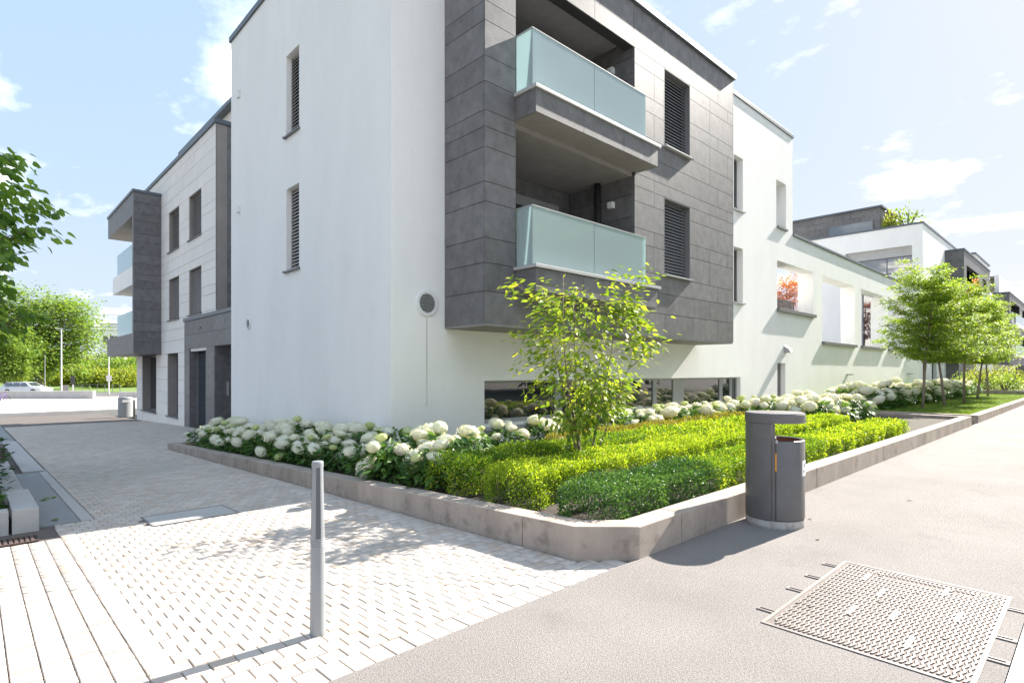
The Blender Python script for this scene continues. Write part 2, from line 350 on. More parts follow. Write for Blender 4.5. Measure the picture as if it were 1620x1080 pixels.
# paved-in cover and rusty grate
t = thing('paved_cover', 'square flush cover with thin steel rim set into the setts', 'cover')
zc = lambda h: (lambda a, b: gz(b)+h)
MB().prism([(1.40,6.95),(2.23,6.95),(2.23,7.53),(1.40,7.53)], zc(-.02), zc(.003)).build('cover_infill', m_slab_l, t)
fr = MB()
for a in ((1.38,1.40,6.93,7.55),(2.23,2.25,6.93,7.55),(1.40,2.23,6.93,6.95),(1.40,2.23,7.53,7.55)): fr.prism([(a[0],a[2]),(a[1],a[2]),(a[1],a[3]),(a[0],a[3])], zc(-.02), zc(.006))
fr.build('rim', m_frame, t)
t = thing('drain_grate', 'rusty brown drain grate in front of concrete planter block', 'grate')
MB().prism([(-.6,7.14),(.47,7.14),(.47,7.42),(-.6,7.42)], zc(-.02), zc(.0)).build('grate_tray', m_core, t)
for i in range(26):
    x = -.58+i*.04; MB().prism([(x,7.15),(x+.026,7.15),(x+.026,7.41),(x,7.41)], zc(.0), zc(.009)).build('grate_bar', m_rust, t)
for a in ((7.135,7.155),(7.405,7.425)): MB().prism([(-.6,a[0]),(.48,a[0]),(.48,a[1]),(-.6,a[1])], zc(.001), zc(.012)).build('grate_rim', m_rust, t)
# white slabs along the lower right edge
ws = tag(MB().box(-25, 60, -2.0, .335, -.06, -.012).build('pavement', m_joint), kind='structure')
for i in range(-4, 20):
    for j in range(3):
        x0 = i*.8+.14; y0 = .335-.7*(j+1)
        MB().box(x0+.004, x0+.796, y0+.008, y0+.7, -.012, .006).build('paving_slab', m_whiteslab, ws, bevel=.004)

# ------------------------------------------------------------------ wall tools (s along the wall, d into it)
def mapper(ax, plane):
    return (lambda s, d, z: (s, plane+d, z)) if ax == 'Y' else (lambda s, d, z: (plane+d, s, z))
def wbox(mb, ax, plane, s0, s1, d0, d1, z0, z1):
    return mb.box(s0, s1, plane+d0, plane+d1, z0, z1) if ax == 'Y' else mb.box(plane+d0, plane+d1, s0, s1, z0, z1)
def wall(ax, plane, th, s0, s1, z0, z1, holes):
    ss = sorted(set([s0, s1]+[h[k] for h in holes for k in (0, 1) if s0 < h[k] < s1])); zs = sorted(set([z0, z1]+[h[k] for h in holes for k in (2, 3) if z0 < h[k] < z1]))
    m = mapper(ax, plane); mb = MB(); ns, nz_ = len(ss)-1, len(zs)-1
    def solid(i, j):
        if i < 0 or j < 0 or i >= ns or j >= nz_: return False
        a, b = (ss[i]+ss[i+1])/2, (zs[j]+zs[j+1])/2
        return not any(h[0] < a < h[1] and h[2] < b < h[3] for h in holes)
    for i in range(ns):
        for j in range(nz_):
            if not solid(i, j): continue
            a, b, c, d = ss[i], ss[i+1], zs[j], zs[j+1]
            mb.add([m(a,0,c), m(b,0,c), m(b,0,d), m(a,0,d)], [(0,1,2,3)]); mb.add([m(a,th,c), m(b,th,c), m(b,th,d), m(a,th,d)], [(3,2,1,0)])
            if not solid(i-1, j): mb.add([m(a,0,c), m(a,th,c), m(a,th,d), m(a,0,d)], [(3,2,1,0)])
            if not solid(i+1, j): mb.add([m(b,0,c), m(b,th,c), m(b,th,d), m(b,0,d)], [(0,1,2,3)])
            if not solid(i, j-1): mb.add([m(a,0,c), m(b,0,c), m(b,th,c), m(a,th,c)], [(3,2,1,0)])
            if not solid(i, j+1): mb.add([m(a,0,d), m(b,0,d), m(b,th,d), m(a,th,d)], [(0,1,2,3)])
    return mb
def window(par, ax, plane, s0, s1, z0, z1, rec=.16, blind=None, sill=None, frame=None, glass=None, mull=(), sill_out=.07, fw=.05, lower=1.0):
    frame = frame or m_frame; fb = MB()
    for a in ((s0,s0+fw,z0,z1),(s1-fw,s1,z0,z1),(s0+fw,s1-fw,z0,z0+fw),(s0+fw,s1-fw,z1-fw,z1)): wbox(fb, ax, plane, a[0], a[1], rec, rec+.07, a[2], a[3])
    for k in mull: wbox(fb, ax, plane, k-fw*.6, k+fw*.6, rec+.002, rec+.068, z0+fw, z1-fw)
    w = fb.build('window', frame, par)
    ed = [s0+fw]+list(mull)+[s1-fw]
    for a, b in zip(ed[:-1], ed[1:]): wbox(MB(), ax, plane, a+.002, b-.002, rec+.03, rec+.045, z0+fw, z1-fw).build('pane', glass or (m_glass_bl if blind else m_glass), w)
    if blind:
        bm_, m = MB(), mapper(ax, plane); z = z1-.05; dd = max(rec-.055, .015); zl = z1-(z1-z0)*lower
        while z > zl+.04:
            a, b = s0+.03, s1-.03
            bm_.add([m(a,dd,z-.058), m(b,dd,z-.058), m(b,dd+.036,z), m(a,dd+.036,z), m(a,dd-.004,z-.054), m(b,dd-.004,z-.054), m(b,dd+.032,z+.004), m(a,dd+.032,z+.004)],
                    [(0,1,2,3),(7,6,5,4),(0,4,5,1),(3,2,6,7),(0,3,7,4),(1,5,6,2)]); z -= .074
        for s in (s0+.012, s1-.028): wbox(bm_, ax, plane, s, s+.016, dd+.01, dd+.045, z0+.01, z1-.01)
        tag(bm_.build('blind', blind, w), kind='stuff')
    if sill:
        m = mapper(ax, plane); a, b = s0-.04, s1+.04
        sb = MB(); wbox(sb, ax, plane, a, b, -sill_out, -.002, z0-.035, z0-.004); wbox(sb, ax, plane, s0+.003, s1-.003, -.002, rec, z0-.03, z0+.006)
        for s in (a-.008, b-.008): wbox(sb, ax, plane, s, s+.016, -sill_out-.004, -.003, z0-.04, z0+.015)
        sb.build('sill', sill, w)
    return w
UNIT = MB().box(0, 1, 0, 1, 0, 1)
unit_me = {}
def clad(par, ax, plane, s0, s1, rows, holes, joints, mat, th=.025, gap=.010, name='cladding_panel'):
    """rows: z joints; joints(i, z0, z1) -> vertical joint positions; panels lie in front of plane"""
    if mat.name not in unit_me:
        o = UNIT.build('unit', mat); unit_me[mat.name] = o.data; bpy.data.objects.remove(o)
    for i in range(len(rows)-1):
        z0, z1 = rows[i], rows[i+1]; zm = (z0+z1)/2
        cuts = sorted(set([s0, s1]+[j for j in joints(i, z0, z1) if s0+.05 < j < s1-.05]+[h[k] for h in holes if h[2] < zm < h[3] for k in (0, 1) if s0 < h[k] < s1]))
        for a, b in zip(cuts[:-1], cuts[1:]):
            if any(h[0] < (a+b)/2 < h[1] and h[2] < zm < h[3] for h in holes) or b-a < .03: continue
            o = link(name, unit_me[mat.name], None, par)
            x = gap/2
            if ax == 'Y': o.location = (a+x, plane-th, z0+x); o.scale = (b-a-gap, th, z1-z0-gap)
            else: o.location = (plane-th, a+x, z0+x); o.scale = (th, b-a-gap, z1-z0-gap)

# ------------------------------------------------------------------ white corner building with slate bay
WX, WY, BY = 5.01, 8.14, 7.04
bld = thing('apartment_building', 'white three storey apartment building with projecting slate grey balcony bay', 'building')
wl_holes = [(11.77,12.45,6.65,8.42),(11.77,12.45,3.70,5.50)]
wall('X', WX, .4, 8.14, 16.1, -.7, 10.26, wl_holes).build('side_wall', m_white, bld)
strip = (7.04,17.95,.50,1.33); slit = (20.92,21.66,.15,1.82)
tw = [(17.47,18.13,6.67,8.40),(17.47,18.13,3.71,5.48)]
fh = [strip, slit, (20.82,21.72,6.72,8.38), (20.9,22.35,3.77,5.50)] + tw + [(6.12,15.04,2.32,9.3)]
wall('Y', WY, .6, 5.411, 22.35, -.4, 10.26, fh).build('front_wall', m_white, bld)
MB().box(21.9, 22.34, 8.75, 16.1, 2.5, 10.255).build('end_wall', m_white, bld)
MB().box(5.42, 21.89, 15.7, 16.09, -.7, 10.255).build('rear_wall', m_white, bld)
MB().box(9.2, 20, 16.12, 21.6, -1.2, 10.24).build('gap_sun_block', m_white, bld)  # unseen block, added to keep sun from leaking between the two buildings
MB().box(5.42, 21.88, 8.75, 15.69, 10.0, 10.2).build('roof', m_soffit, bld)
for z in (2.55, 5.85): MB().box(5.42, 21.88, 8.76, 15.69, z, z+.2).build('floor_slab', m_soffit, bld)
MB().box(5.42, 21.88, 9.6, 9.7, -.4, 9.9).build('inner_wall', m_core, bld)
cp = MB(); cp.box(4.965, 5.45, 8.10, 16.14, 10.262, 10.40); cp.box(15.02, 22.39, 8.10, 8.78, 10.262, 10.385); cp.box(21.86, 22.39, 8.785, 16.14, 10.262, 10.385); cp.box(5.455, 15.015, 8.10, 8.78, 10.262, 10.39); cp.build('roof_cap', m_cap, bld, bevel=.006)
for h in wl_holes: window(bld, 'X', WX, h[0], h[1], h[2], h[3], .16, m_slat_l, m_sill_d, sill_out=.06)
for h in tw: window(bld, 'Y', WY, h[0], h[1], h[2], h[3], .20, None, m_sill, sill_out=.07)
# recess behind the upper slot and lower opening of the tower
MB().box(20.822, 21.718, 8.62, 8.735, 6.73, 8.37).build('recess_wall', m_white, bld)
MB().box(20.86, 21.76, 8.07, 8.74, 6.66, 6.725).build('slot_sill', m_sill_d, bld)
# strip window
sw = MB(); s0, s1, z0, z1 = strip; d0, d1 = .12, .20
wbox(sw, 'Y', WY, s0, s1, d0, d1, z0, z0+.08); wbox(sw, 'Y', WY, s0, s1, d0, d1, z1-.05, z1)
for a, b in ((s0,s0+.03),(9.18,9.40),(11.2,11.36),(13.04,13.21),(14.05,14.61),(16.78,16.96),(17.48,17.6),(17.9,17.95)): wbox(sw, 'Y', WY, a, b, d0, d1, z0+.08, z1-.05)
sw = sw.build('window', m_frame_l, bld)
for a, b in ((7.07,9.18),(9.40,11.2),(11.36,13.04),(13.21,14.05),(14.61,16.78),(16.96,17.48),(17.6,17.9)): wbox(MB(), 'Y', WY, a+.003, b-.003, .15, .17, z0+.08, z1-.05).build('pane', m_glass, sw)
sb = MB(); sb.add([(7.02,8.04,.395),(17.97,8.04,.395),(17.97,8.24,.50),(7.02,8.24,.50),(7.02,8.04,.375),(17.97,8.04,.375),(17.97,8.24,.475),(7.02,8.24,.475)], [(0,1,2,3),(7,6,5,4),(0,4,5,1),(0,3,7,4),(1,5,6,2)]); sb.build('sill', m_frame_l, sw)
# narrow service door, hooded wall lamp, vents and small boxes
MB().box(20.95, 21.63, 8.30, 8.36, .15, 1.80).build('service_door', m_frame, bld, bevel=.004)
hd = MB(); hd.add([(21.5,8.138,2.20),(21.78,8.138,2.20),(21.78,8.138,2.46),(21.5,8.138,2.46),(21.5,7.90,2.20),(21.78,7.90,2.20),(21.78,7.98,2.36),(21.5,7.98,2.36)], [(0,1,2,3),(4,7,6,5),(3,7,4,0),(2,1,5,6),(3,2,6,7),(0,4,5,1)]); hd.build('wall_lamp', m_frame_l, bld, bevel=.01)
def vent(ax, plane, s, z, r, name='vent'):
    m = mapper(ax, plane); mb = MB(); n = 28; prof = [(r,-.001),(r,-.018),(r*.93,-.028),(r*.72,-.028),(r*.70,-.006)]
    for rr, d in prof:
        for k in range(n): mb.v.append(m(s+rr*math.cos(2*math.pi*k/n), d, z+rr*math.sin(2*math.pi*k/n)))
    for i in range(len(prof)-1):
        for k in range(n): mb.f.append((i*n+k, i*n+(k+1)%n, (i+1)*n+(k+1)%n, (i+1)*n+k))
    v = mb.build(name, m_whitebox, bld)
    b = MB(); b.add([m(s+r*.70*math.cos(2*math.pi*k/n), -.004, z+r*.70*math.sin(2*math.pi*k/n)) for k in range(n)], [tuple(range(n))]); b.build('vent_opening', m_core, v)
    for k in range(-4, 5):
        zz = z+k*r*.15; w = math.sqrt(max((r*.69)**2-(zz-z)**2, 0))
        wbox(MB(), ax, plane, s-w, s+w, -.022, -.012, zz-r*.03, zz+r*.03).build('louvre', m_sill, v)
vent('Y', WY, 5.72, 2.69, .235); vent('X', WX, 14.76, 2.70, .15)
m_streak = M('rusty_streak', (.62,.60,.58), .9, .2, 9, stretch=(1,1,.2))
MB().box(5.705, 5.735, 8.1385, 8.1405, .9, 2.44).build('stain', m_streak, bld)
for z in (8.67, 5.71): MB().box(4.96, 5.012, 15.40, 15.55, z-.10, z+.10).build('wall_box', m_whitebox, bld, bevel=.012)

# slate bay
bay_rows = [2.29,2.83,3.30,3.714,4.305,4.636,5.205,5.535,5.81,6.285,6.708,7.285,7.61,8.19,8.52,9.46]
ox0, ox1 = 6.81, 10.38
b_holes = [(ox0,ox1,3.30,5.81),(ox0,ox1,5.81,8.52),(11.57,12.75,3.714,5.535),(11.57,12.75,6.708,8.52)]
core = wall('Y', BY+.026, .22, 6.126, 15.06, 2.31, 9.46, b_holes).build('bay', m_core, bld)
sidec = MB().box(6.126, 6.30, 7.287, 8.139, 2.31, 9.46).build('bay_side', m_core, bld)
def bj(i, z0, z1):
    if i == 0: return [7.6,8.9,10.28,11.60,12.91,14.19]
    if z0 > 8.5: return [7.9,9.0,10.35,11.57,12.75,14.19]
    return [11.15, 13.75, 14.75] if i % 3 == 1 else ([14.19] if i % 3 == 2 else [11.15, 13.75])
clad(core, 'Y', BY+.026, 6.10, 15.06, bay_rows, b_holes, bj, m_dark)
clad(sidec, 'X', 6.126, BY+.026, 8.139, bay_rows, [], lambda *a: [], m_dark)
rs2 = MB().box(15.058, 15.062+.02, 7.04, 8.139, 2.31, 9.46).build('bay_end', m_dark, bld)
MB().box(6.105, 15.055, 7.045, 8.139, 2.262, 2.308).build('bay_soffit', m_soffit, bld)
cp = MB(); cp.box(6.04, 15.12, 6.97, 7.40, 9.462, 9.60); cp.build('bay_cap', m_cap, bld, bevel=.006)
MB().box(6.15, 15.04, 7.4, 8.139, 9.40, 9.46).build('bay_roof', m_cap, bld)
# loggia interiors
clw = MB(); clw.box(10.385, 10.42, 7.29, 8.9, 2.9, 9.3); clw = clw.build('loggia_side', m_core, bld)
def lj(*a): return [7.9]
for k in (0, 1):
    zf = 3.15+2.98*k
    clad(clw, 'X', 10.382, 7.066, 8.86, [zf, zf+.62, zf+1.1, zf+1.72, zf+2.2, zf+2.62], [], lambda i, a, b: [], m_dark, th=.02)
    MB().box(6.30, 10.38, 7.29, 8.95, zf-.02, zf+.06).build('loggia_floor', m_soffit, bld)
    MB().box(6.81, 10.379, 7.10, 8.88, zf+2.58, zf+2.69).build('loggia_ceiling', m_soffit, bld)
    bw = MB().box(6.31, 10.38, 8.88, 8.95, zf+.06, zf+2.58).build('loggia_back', m_core, bld)
    clad(bw, 'Y', 8.88, 6.8, 10.36, [zf+.06, zf+.55, zf+1.05, zf+1.6, zf+2.2, zf+2.58], [(7.0,9.9,zf,zf+2.2)], lambda i, a, b: [8.2, 9.4], m_dark, th=.02)
    dr = MB()
    for a in ((7.0,7.12,zf+.06,zf+2.2),(8.28,8.42,zf+.06,zf+2.08),(9.78,9.9,zf+.06,zf+2.2),(7.12,9.78,zf+2.08,zf+2.2)): dr.box(a[0], a[1], 8.80, 8.878, a[2], a[3])
    dr.box(8.42, 9.78, 8.79, 8.87, zf+.06, zf+.16); dr.box(9.68,9.78,8.79,8.868,zf+.16,zf+2.08); dr.box(8.42,9.68,8.79,8.868,zf+1.98,zf+2.08)
    dr = dr.build('balcony_door', m_frame_l, bld)
    MB().box(7.12, 8.28, 8.83, 8.85, zf+.06, zf+2.08).build('pane', m_glass, dr); MB().box(8.42, 9.68, 8.83, 8.85, zf+.16, zf+1.98).build('pane', m_glass, dr)
    if k:
        sbm = MB()
        for i in range(27): sbm.add([(7.05,8.72,zf+.15+i*.074),(9.0,8.72,zf+.15+i*.074),(9.0,8.775,zf+.185+i*.074),(7.05,8.775,zf+.185+i*.074),(7.05,8.72,zf+.157+i*.074),(9.0,8.72,zf+.157+i*.074),(9.0,8.775,zf+.192+i*.074),(7.05,8.775,zf+.192+i*.074)], [(0,1,2,3),(7,6,5,4),(0,4,5,1),(3,2,6,7)])
        tag(sbm.build('blind', m_slat, dr), kind='stuff')
    if not k: MB().tube([(10.22,7.92,zf+.06),(10.22,7.92,zf+2.58)], .075, 14).build('downpipe', m_pipe, bld, smooth=True)
    MB().box(10.25, 10.361, 7.54, 7.68, zf+1.98, zf+2.12).build('wall_light', m_whitebox, bld, bevel=.01)
# balcony slabs and frosted glass
for k in (0, 1):
    zt = 3.30+2.985*k
    sx0, sx1, sy = 6.78, 10.52, 6.53
    slab = MB().box(sx0+.03, sx1-.03, sy+.03, 7.035, zt-.46, zt-.06); slab.box(6.815, 10.37, 7.035, 7.4, zt-.46, zt-.062)
    slab = slab.build('balcony', m_soffit, bld)
    clad(slab, 'Y', sy+.03, sx0, sx1, [zt-.46, zt-.062], [], lambda *a: [8.04, 9.28], m_dark, th=.022)
    clad(slab, 'X', sx0+.03, sy+.03, 7.035, [zt-.46, zt-.062], [], lambda *a: [], m_dark, th=.022)
    MB().box(sx1-.028, sx1-.006, sy+.008, 7.035, zt-.455, zt-.065).build('cladding_panel', m_dark, slab)
    cp = MB(); cp.box(sx0-.03, sx1+.05, sy-.03, 7.038, zt-.06, zt); cp.box(6.82, 10.37, 7.038, 7.3, zt-.06, zt-.002); cp.build('balcony_edge', m_sill, slab, bevel=.006)
    gy, g0, g1, gt = 6.66, 6.83, 10.22, zt+1.0
    for a, b in ((g0+.012,8.49),(8.505,g1)): MB().box(a, b, gy, gy+.012, zt-.02, gt).build('glass_panel', m_frost, slab)
    MB().box(g0, g0+.012, gy, 7.05, zt-.02, gt).build('glass_panel', m_frost, slab); MB().box(g1-.012, g1, gy+.014, 7.05, zt-.02, gt).build('glass_panel', m_frost, slab)
    rl = MB(); rl.box(g0-.012, g1+.012, gy-.008, gy+.022, gt, gt+.016); rl.box(g0-.012, g0+.024, gy+.022, 7.05, gt, gt+.016); rl.box(g1-.022, g1+.012, gy+.022, 7.05, gt, gt+.016); rl.build('handrail', m_sill, slab)
for z0, z1 in ((3.75,5.52),(6.72,8.50)): window(bld, 'Y', BY, 11.58, 12.74, z0, z1, .17, m_slat, m_sill, sill_out=.09)
for z0, z1 in ((3.714,5.535),(6.708,8.52)):
    rv = MB(); rv.box(12.735, 12.75, BY+.0, BY+.24, z0+.02, z1-.01); rv.box(11.57, 11.585, BY, BY+.24, z0+.02, z1-.01); rv.box(11.585, 12.735, BY, BY+.24, z1-.025, z1-.01); rv.build('window_reveal', m_frame, bld)

# perforated low wall that continues the street front
lw_holes = [(22.35,24.56,3.77,5.50),(25.57,30.0,2.74,5.50),(30.96,35.0,2.74,5.50),(35.88,39.6,2.74,5.50),(40.5,43.3,2.74,5.50)]
scr = thing('screen_wall', 'long low white wall with large square openings beside the tower', 'wall')
wall('Y', WY, .6, 22.352, 44.6, -.4, 6.60, lw_holes).build('wall_body', m_white, scr)
MB().box(22.352, 44.6, 8.08, 8.80, 6.602, 6.69).build('wall_cap', m_cap, scr, bevel=.006)
for h in [(20.9,24.56,3.77)]+[(a[0],a[1],a[2]) for a in lw_holes[1:]]: MB().box(h[0]-.03, h[1]+.05, 8.03, 8.75, h[2]-.10, h[2]+.02).build('opening_sill', m_sill_d, scr, bevel=.006)
sp = MB(); sp.box(28.72, 28.98, 7.92, 8.138, 1.36, 1.40); sp.build('overflow_spout', m_sill_d, scr)
sp = MB(); sp.box(40.2, 40.5, 7.92, 8.138, 1.36, 1.40); sp.build('overflow_spout', m_sill_d, scr)
t = thing('terrace', 'raised terrace deck behind the low white wall', 'terrace')
MB().box(22.36, 44.2, 8.76, 24, 2.3, 2.6).build('deck', m_slab_l, t)
rl = thing('terrace_railing', 'dark metal railing on the terrace seen through square opening', 'railing')
for i in range(4): MB().box(21.2+i*1.3, 21.25+i*1.3, 9.22, 9.27, 2.6, 4.5).build('railing_post', m_pipe, rl)
for i in range(9): MB().box(20.9, 25.4, 9.18, 9.215, 3.5+i*.11, 3.585+i*.11).build('rail', m_pipe, rl)

# ------------------------------------------------------------------ planters
topz = lambda y: .26 if y < 2.95 else .26-.04*(y-2.95)
pl = thing('planter_kerb', 'brown grey concrete kerb of the raised corner bed with cut corner', 'planter')
def kerb(par, pts, zb, zt, mat=None, name='kerb_block'):
    return MB().prism(pts, zb, zt).build(name, mat or m_kerb, par, bevel=.008)
tz = lambda x, y: topz(y)
kerb(pl, [(3.5,3.536),(3.5,2.95),(3.87,2.58),(4.526,2.58),(4.526,2.80),(3.965,2.80),(3.72,3.045),(3.72,3.536)], -.15, tz)
ys = [3.544, 6.5, 9.33, 12.98, 15.8]
for a, b in zip(ys[:-1], ys[1:]): kerb(pl, [(3.5,b-.006),(3.5,a),(3.72,a),(3.72,b-.006)], lambda x, y: gz(y)-.15, tz)
kerb(pl, [(3.5,16.0),(3.5,15.804),(4.99,15.804),(4.99,16.0)], -.7, -.255)
xs = [4.534, 7.91, 11.1, 14.39, 18.75, 20.14]
for a, b in zip(xs[:-1], xs[1:]): kerb(pl, [(a,2.58),(b-.008,2.58),(b-.008,2.80),(a,2.80)], -.15, .26)
for a, b in ((2.804,5.4),(5.405,8.1)): kerb(pl, [(19.92,a),(20.132,a),(20.132,b),(19.92,b)], -.15, .26)
sheet('planting_soil', m_soil, [(3.71,3.0,.17),(3.96,2.79,.17),(19.93,2.79,.17),(19.93,8.14,.17),(5.01,8.14,.05),(5.01,15.85,-.33),(3.71,15.85,-.33)])
p2 = thing('planter_kerb', 'concrete kerb around the lawn bed with the row of young trees', 'planter')
kerb(p2, [(21.3,2.58),(23.8,2.58),(23.8,2.80),(21.3,2.80)], -.15, .23)
for i in range(7): kerb(p2, [(23.806+i*2.83,2.58),(23.8+(i+1)*2.83,2.58),(23.8+(i+1)*2.83,2.80),(23.806+i*2.83,2.80)], -.15, .23)
for a, b in ((2.804,5.4),(5.405,8.1)): kerb(p2, [(21.3,a),(21.52,a),(21.52,b),(21.3,b)], -.15, .23)
sheet('lawn', m_lawn, [(21.5,2.79),(43.6,2.79),(43.6,8.14),(21.5,8.14)], .19)
p3 = thing('planter_kerb', 'concrete kerb of the shrub bed beyond the lawn', 'planter')
kerb(p3, [(43.62,2.58),(43.85,2.58),(43.85,8.1),(43.62,8.1)], -.15, .42); 
for i in range(6): kerb(p3, [(43.86+i*4,2.58),(47.85+i*4,2.58),(47.85+i*4,2.8),(43.86+i*4,2.8)], -.15, .42)
sheet('shrub_bed', m_soil, [(43.84,2.79),(68,2.79),(68,7.0),(43.84,7.0)], .36)
# planter on the shaded side (left)
p4 = thing('planter_block', 'grey concrete planter blocks on the shaded side holding dark shrubs', 'planter')
sz = lambda h: (lambda x, y: gz(y)+h)
kerb(p4, [(.30,7.73),(.515,7.73),(.515,9.36),(.30,9.36)], sz(-.2), sz(.235), m_kerb_g)
kerb(p4, [(-2.2,7.73),(.275,7.73),(.275,7.93),(-2.2,7.93)], sz(-.2), sz(.235), m_kerb_g)
kerb(p4, [(.28,9.365),(.50,9.365),(.50,13.37),(.28,13.37)], sz(-.2), sz(.16), m_kerb_g)
kerb(p4, [(.28,13.375),(.50,13.375),(.50,20),(.28,20)], sz(-.2), sz(.16), m_kerb_g)
MB().box(.40, .46, 14.2, 15.0, gz(14)+.1, gz(14)+.42).build('corten_plate', m_rust, p4)
sheet('planter_soil', m_soil, [(-6,7.92,gz(7.9)+.12),(.29,7.92,gz(7.9)+.12),(.29,20,gz(20)+.05),(-6,20,gz(20)+.05)])

# ------------------------------------------------------------------ stone clad building on the shaded side
SX = 6.23
stn = thing('apartment_building', 'pale stone clad apartment building with dark corner balconies and grey entrance', 'building')
g1h = (26.7,28.5,-.42,2.29); g2h = (30.57,33.6,-.42,2.29)
up_h = [(23.4,25.08,6.66,8.40),(26.55,28.25,6.66,8.40),(23.4,25.08,3.714,5.50),(26.55,28.25,3.714,5.50)]
rows = [2.29,2.83,3.30,3.714,4.305,4.636,5.205,5.50,5.81,6.285,6.66,7.285,7.61,8.40,8.9,9.45,9.95,10.28]
scn = wall('X', SX+.03, .35, 21.68, 34.87, 2.3, 10.28, up_h).build('upper_wall', m_stonecore, stn)
clad(scn, 'X', SX+.03, 21.68, 34.88, rows, up_h, lambda i, a, b: [21.68+(i%3)*.8+1.3*k for k in range(1, 11)], m_stone, th=.028, gap=.012)
ssd = MB().box(6.28, 13, 21.71, 21.9, 3.6, 10.28).build('end_wall', m_core, stn)
clad(ssd, 'Y', 21.708, 6.232, 10.5, rows[3:], [], lambda i, a, b: [7.9, 9.4], m_dark, th=.026)
MB().box(6.62, 13, 21.9, 34.87, 10.0, 10.2).build('roof', m_soffit, stn)
MB().box(12.9, 13.1, 21.9, 34.87, -.9, 10.2).build('rear_wall', m_stone, stn); MB().box(6.62, 12.9, 34.6, 34.87, -1.2, 10.2).build('far_wall', m_stone, stn)
cp = MB(); cp.box(6.17, 6.6, 21.62, 34.92, 10.282, 10.44); cp.box(6.6, 13.1, 21.62, 22.0, 10.284, 10.44); cp.build('roof_cap', m_cap, stn, bevel=.006)
for h in up_h: window(stn, 'X', SX, h[0], h[1], h[2]+.01, h[3]-.01, .18, m_slat_l, m_sill_d, sill_out=.06)
lo = wall('X', SX+.03, .45, 25.57, 34.88, -1.3, 2.28, [g1h, g2h]).build('lower_wall', m_stonecore, stn)
clad(lo, 'X', SX+.03, 25.57, 34.88, [-1.0,-.42,.1,.62,1.16,1.72,2.29], [g1h, g2h], lambda i, a, b: [26.7,28.5,29.5,30.57,33.6] if i % 2 else [26.7,28.5,30.57,33.6], m_stone, th=.028, gap=.012)
for h in (g1h, g2h): window(stn, 'X', SX, h[0], h[1], h[2], h[3], .36, None, m_sill_d, mull=(h[0]+.6,), fw=.07)
em = MB(); em.add([(SX+.372, 31.9+.20*math.cos(k*math.pi/10), 1.55+.34*math.sin(k*math.pi/10)) for k in range(20)], [tuple(range(20))])
m_emg = M('green_print', (.30,.55,.02), .6, .05); m_emw = M('white_print', (.85,.85,.85), .6, .02)
em = em.build('window_emblem', m_emw, stn); e2 = MB(); e2.add([(SX+.369, 32.05+.22*math.cos(k*math.pi/8), .95+.40*math.sin(k*math.pi/8)) for k in range(16)], [tuple(range(16))]); e2.build('green_leaf', m_emg, em)
# entrance block
ent = wall('X', SX-.02, .3, 17.6, 25.56, -.9, 3.50, [(22.6,24.82,-.9,2.41),(17.9,21.66,-.9,2.41)]).build('entrance_block', m_dark, stn)
MB().box(6.15, 9.5, 17.5, 25.62, 3.50, 3.63).build('entrance_cap', m_cap, stn, bevel=.006)
clad(ent, 'X', SX-.021, 17.6, 25.56, [-.9,-.2,.62,1.72,2.41,2.95,3.49], [(22.6,24.82,-.9,2.41),(17.9,21.66,-.9,2.41)], lambda i, a, b: [19.2,20.6,21.78], m_dark, th=.022)
eg = MB(); eg.box(6.45, 6.52, 24.70, 24.82, -.7, 2.41); eg.box(6.45, 6.52, 23.55, 23.65, -.7, 2.41); eg.box(6.45, 6.52, 23.65, 24.70, 2.3, 2.41)
eg = eg.build('entrance_door', m_frame, stn); MB().box(6.48, 6.495, 23.65, 24.70, -.6, 2.3).build('pane', m_glassb, eg)
MB().box(6.46, 6.50, 22.6, 23.55, -.8, 2.41).build('mailbox_panel', m_dark, stn); MB().box(6.44, 6.458, 22.7, 23.4, .1, 1.73).build('mailbox_door', m_frame, stn, bevel=.01)
lm = MB().box(6.15, 6.205, 23.3, 23.6, 3.12, 3.18).build('entrance_light', m_sill_d, stn)
cv = bpy.data.curves.new('house_number', 'FONT'); cv.body = '10'; cv.size = .72; cv.extrude = .01
# open court between the two buildings: dark wall with the number
ncw = MB().box(6.24, 9.5, 21.665, 21.69, -.9, 3.4).build('number_wall', m_dark, stn)
tmp = bpy.data.objects.new('tmp', cv); col.objects.link(tmp); bpy.context.view_layer.update()
me = bpy.data.meshes.new_from_object(tmp.evaluated_get(bpy.context.evaluated_depsgraph_get())); bpy.data.objects.remove(tmp)
o = link('house_number', me, m_sill, ncw); o.rotation_euler = (R(90), 0, 0); o.location = (6.44, 21.65, .66)
# penthouse
MB().box(8.0, 13, 17.2, 32.6, 10.2, 12.6).build('penthouse', m_stone, stn); MB().box(7.7, 13.2, 16.6, 33.0, 12.6, 12.78).build('penthouse_cap', m_cap, stn, bevel=.006)
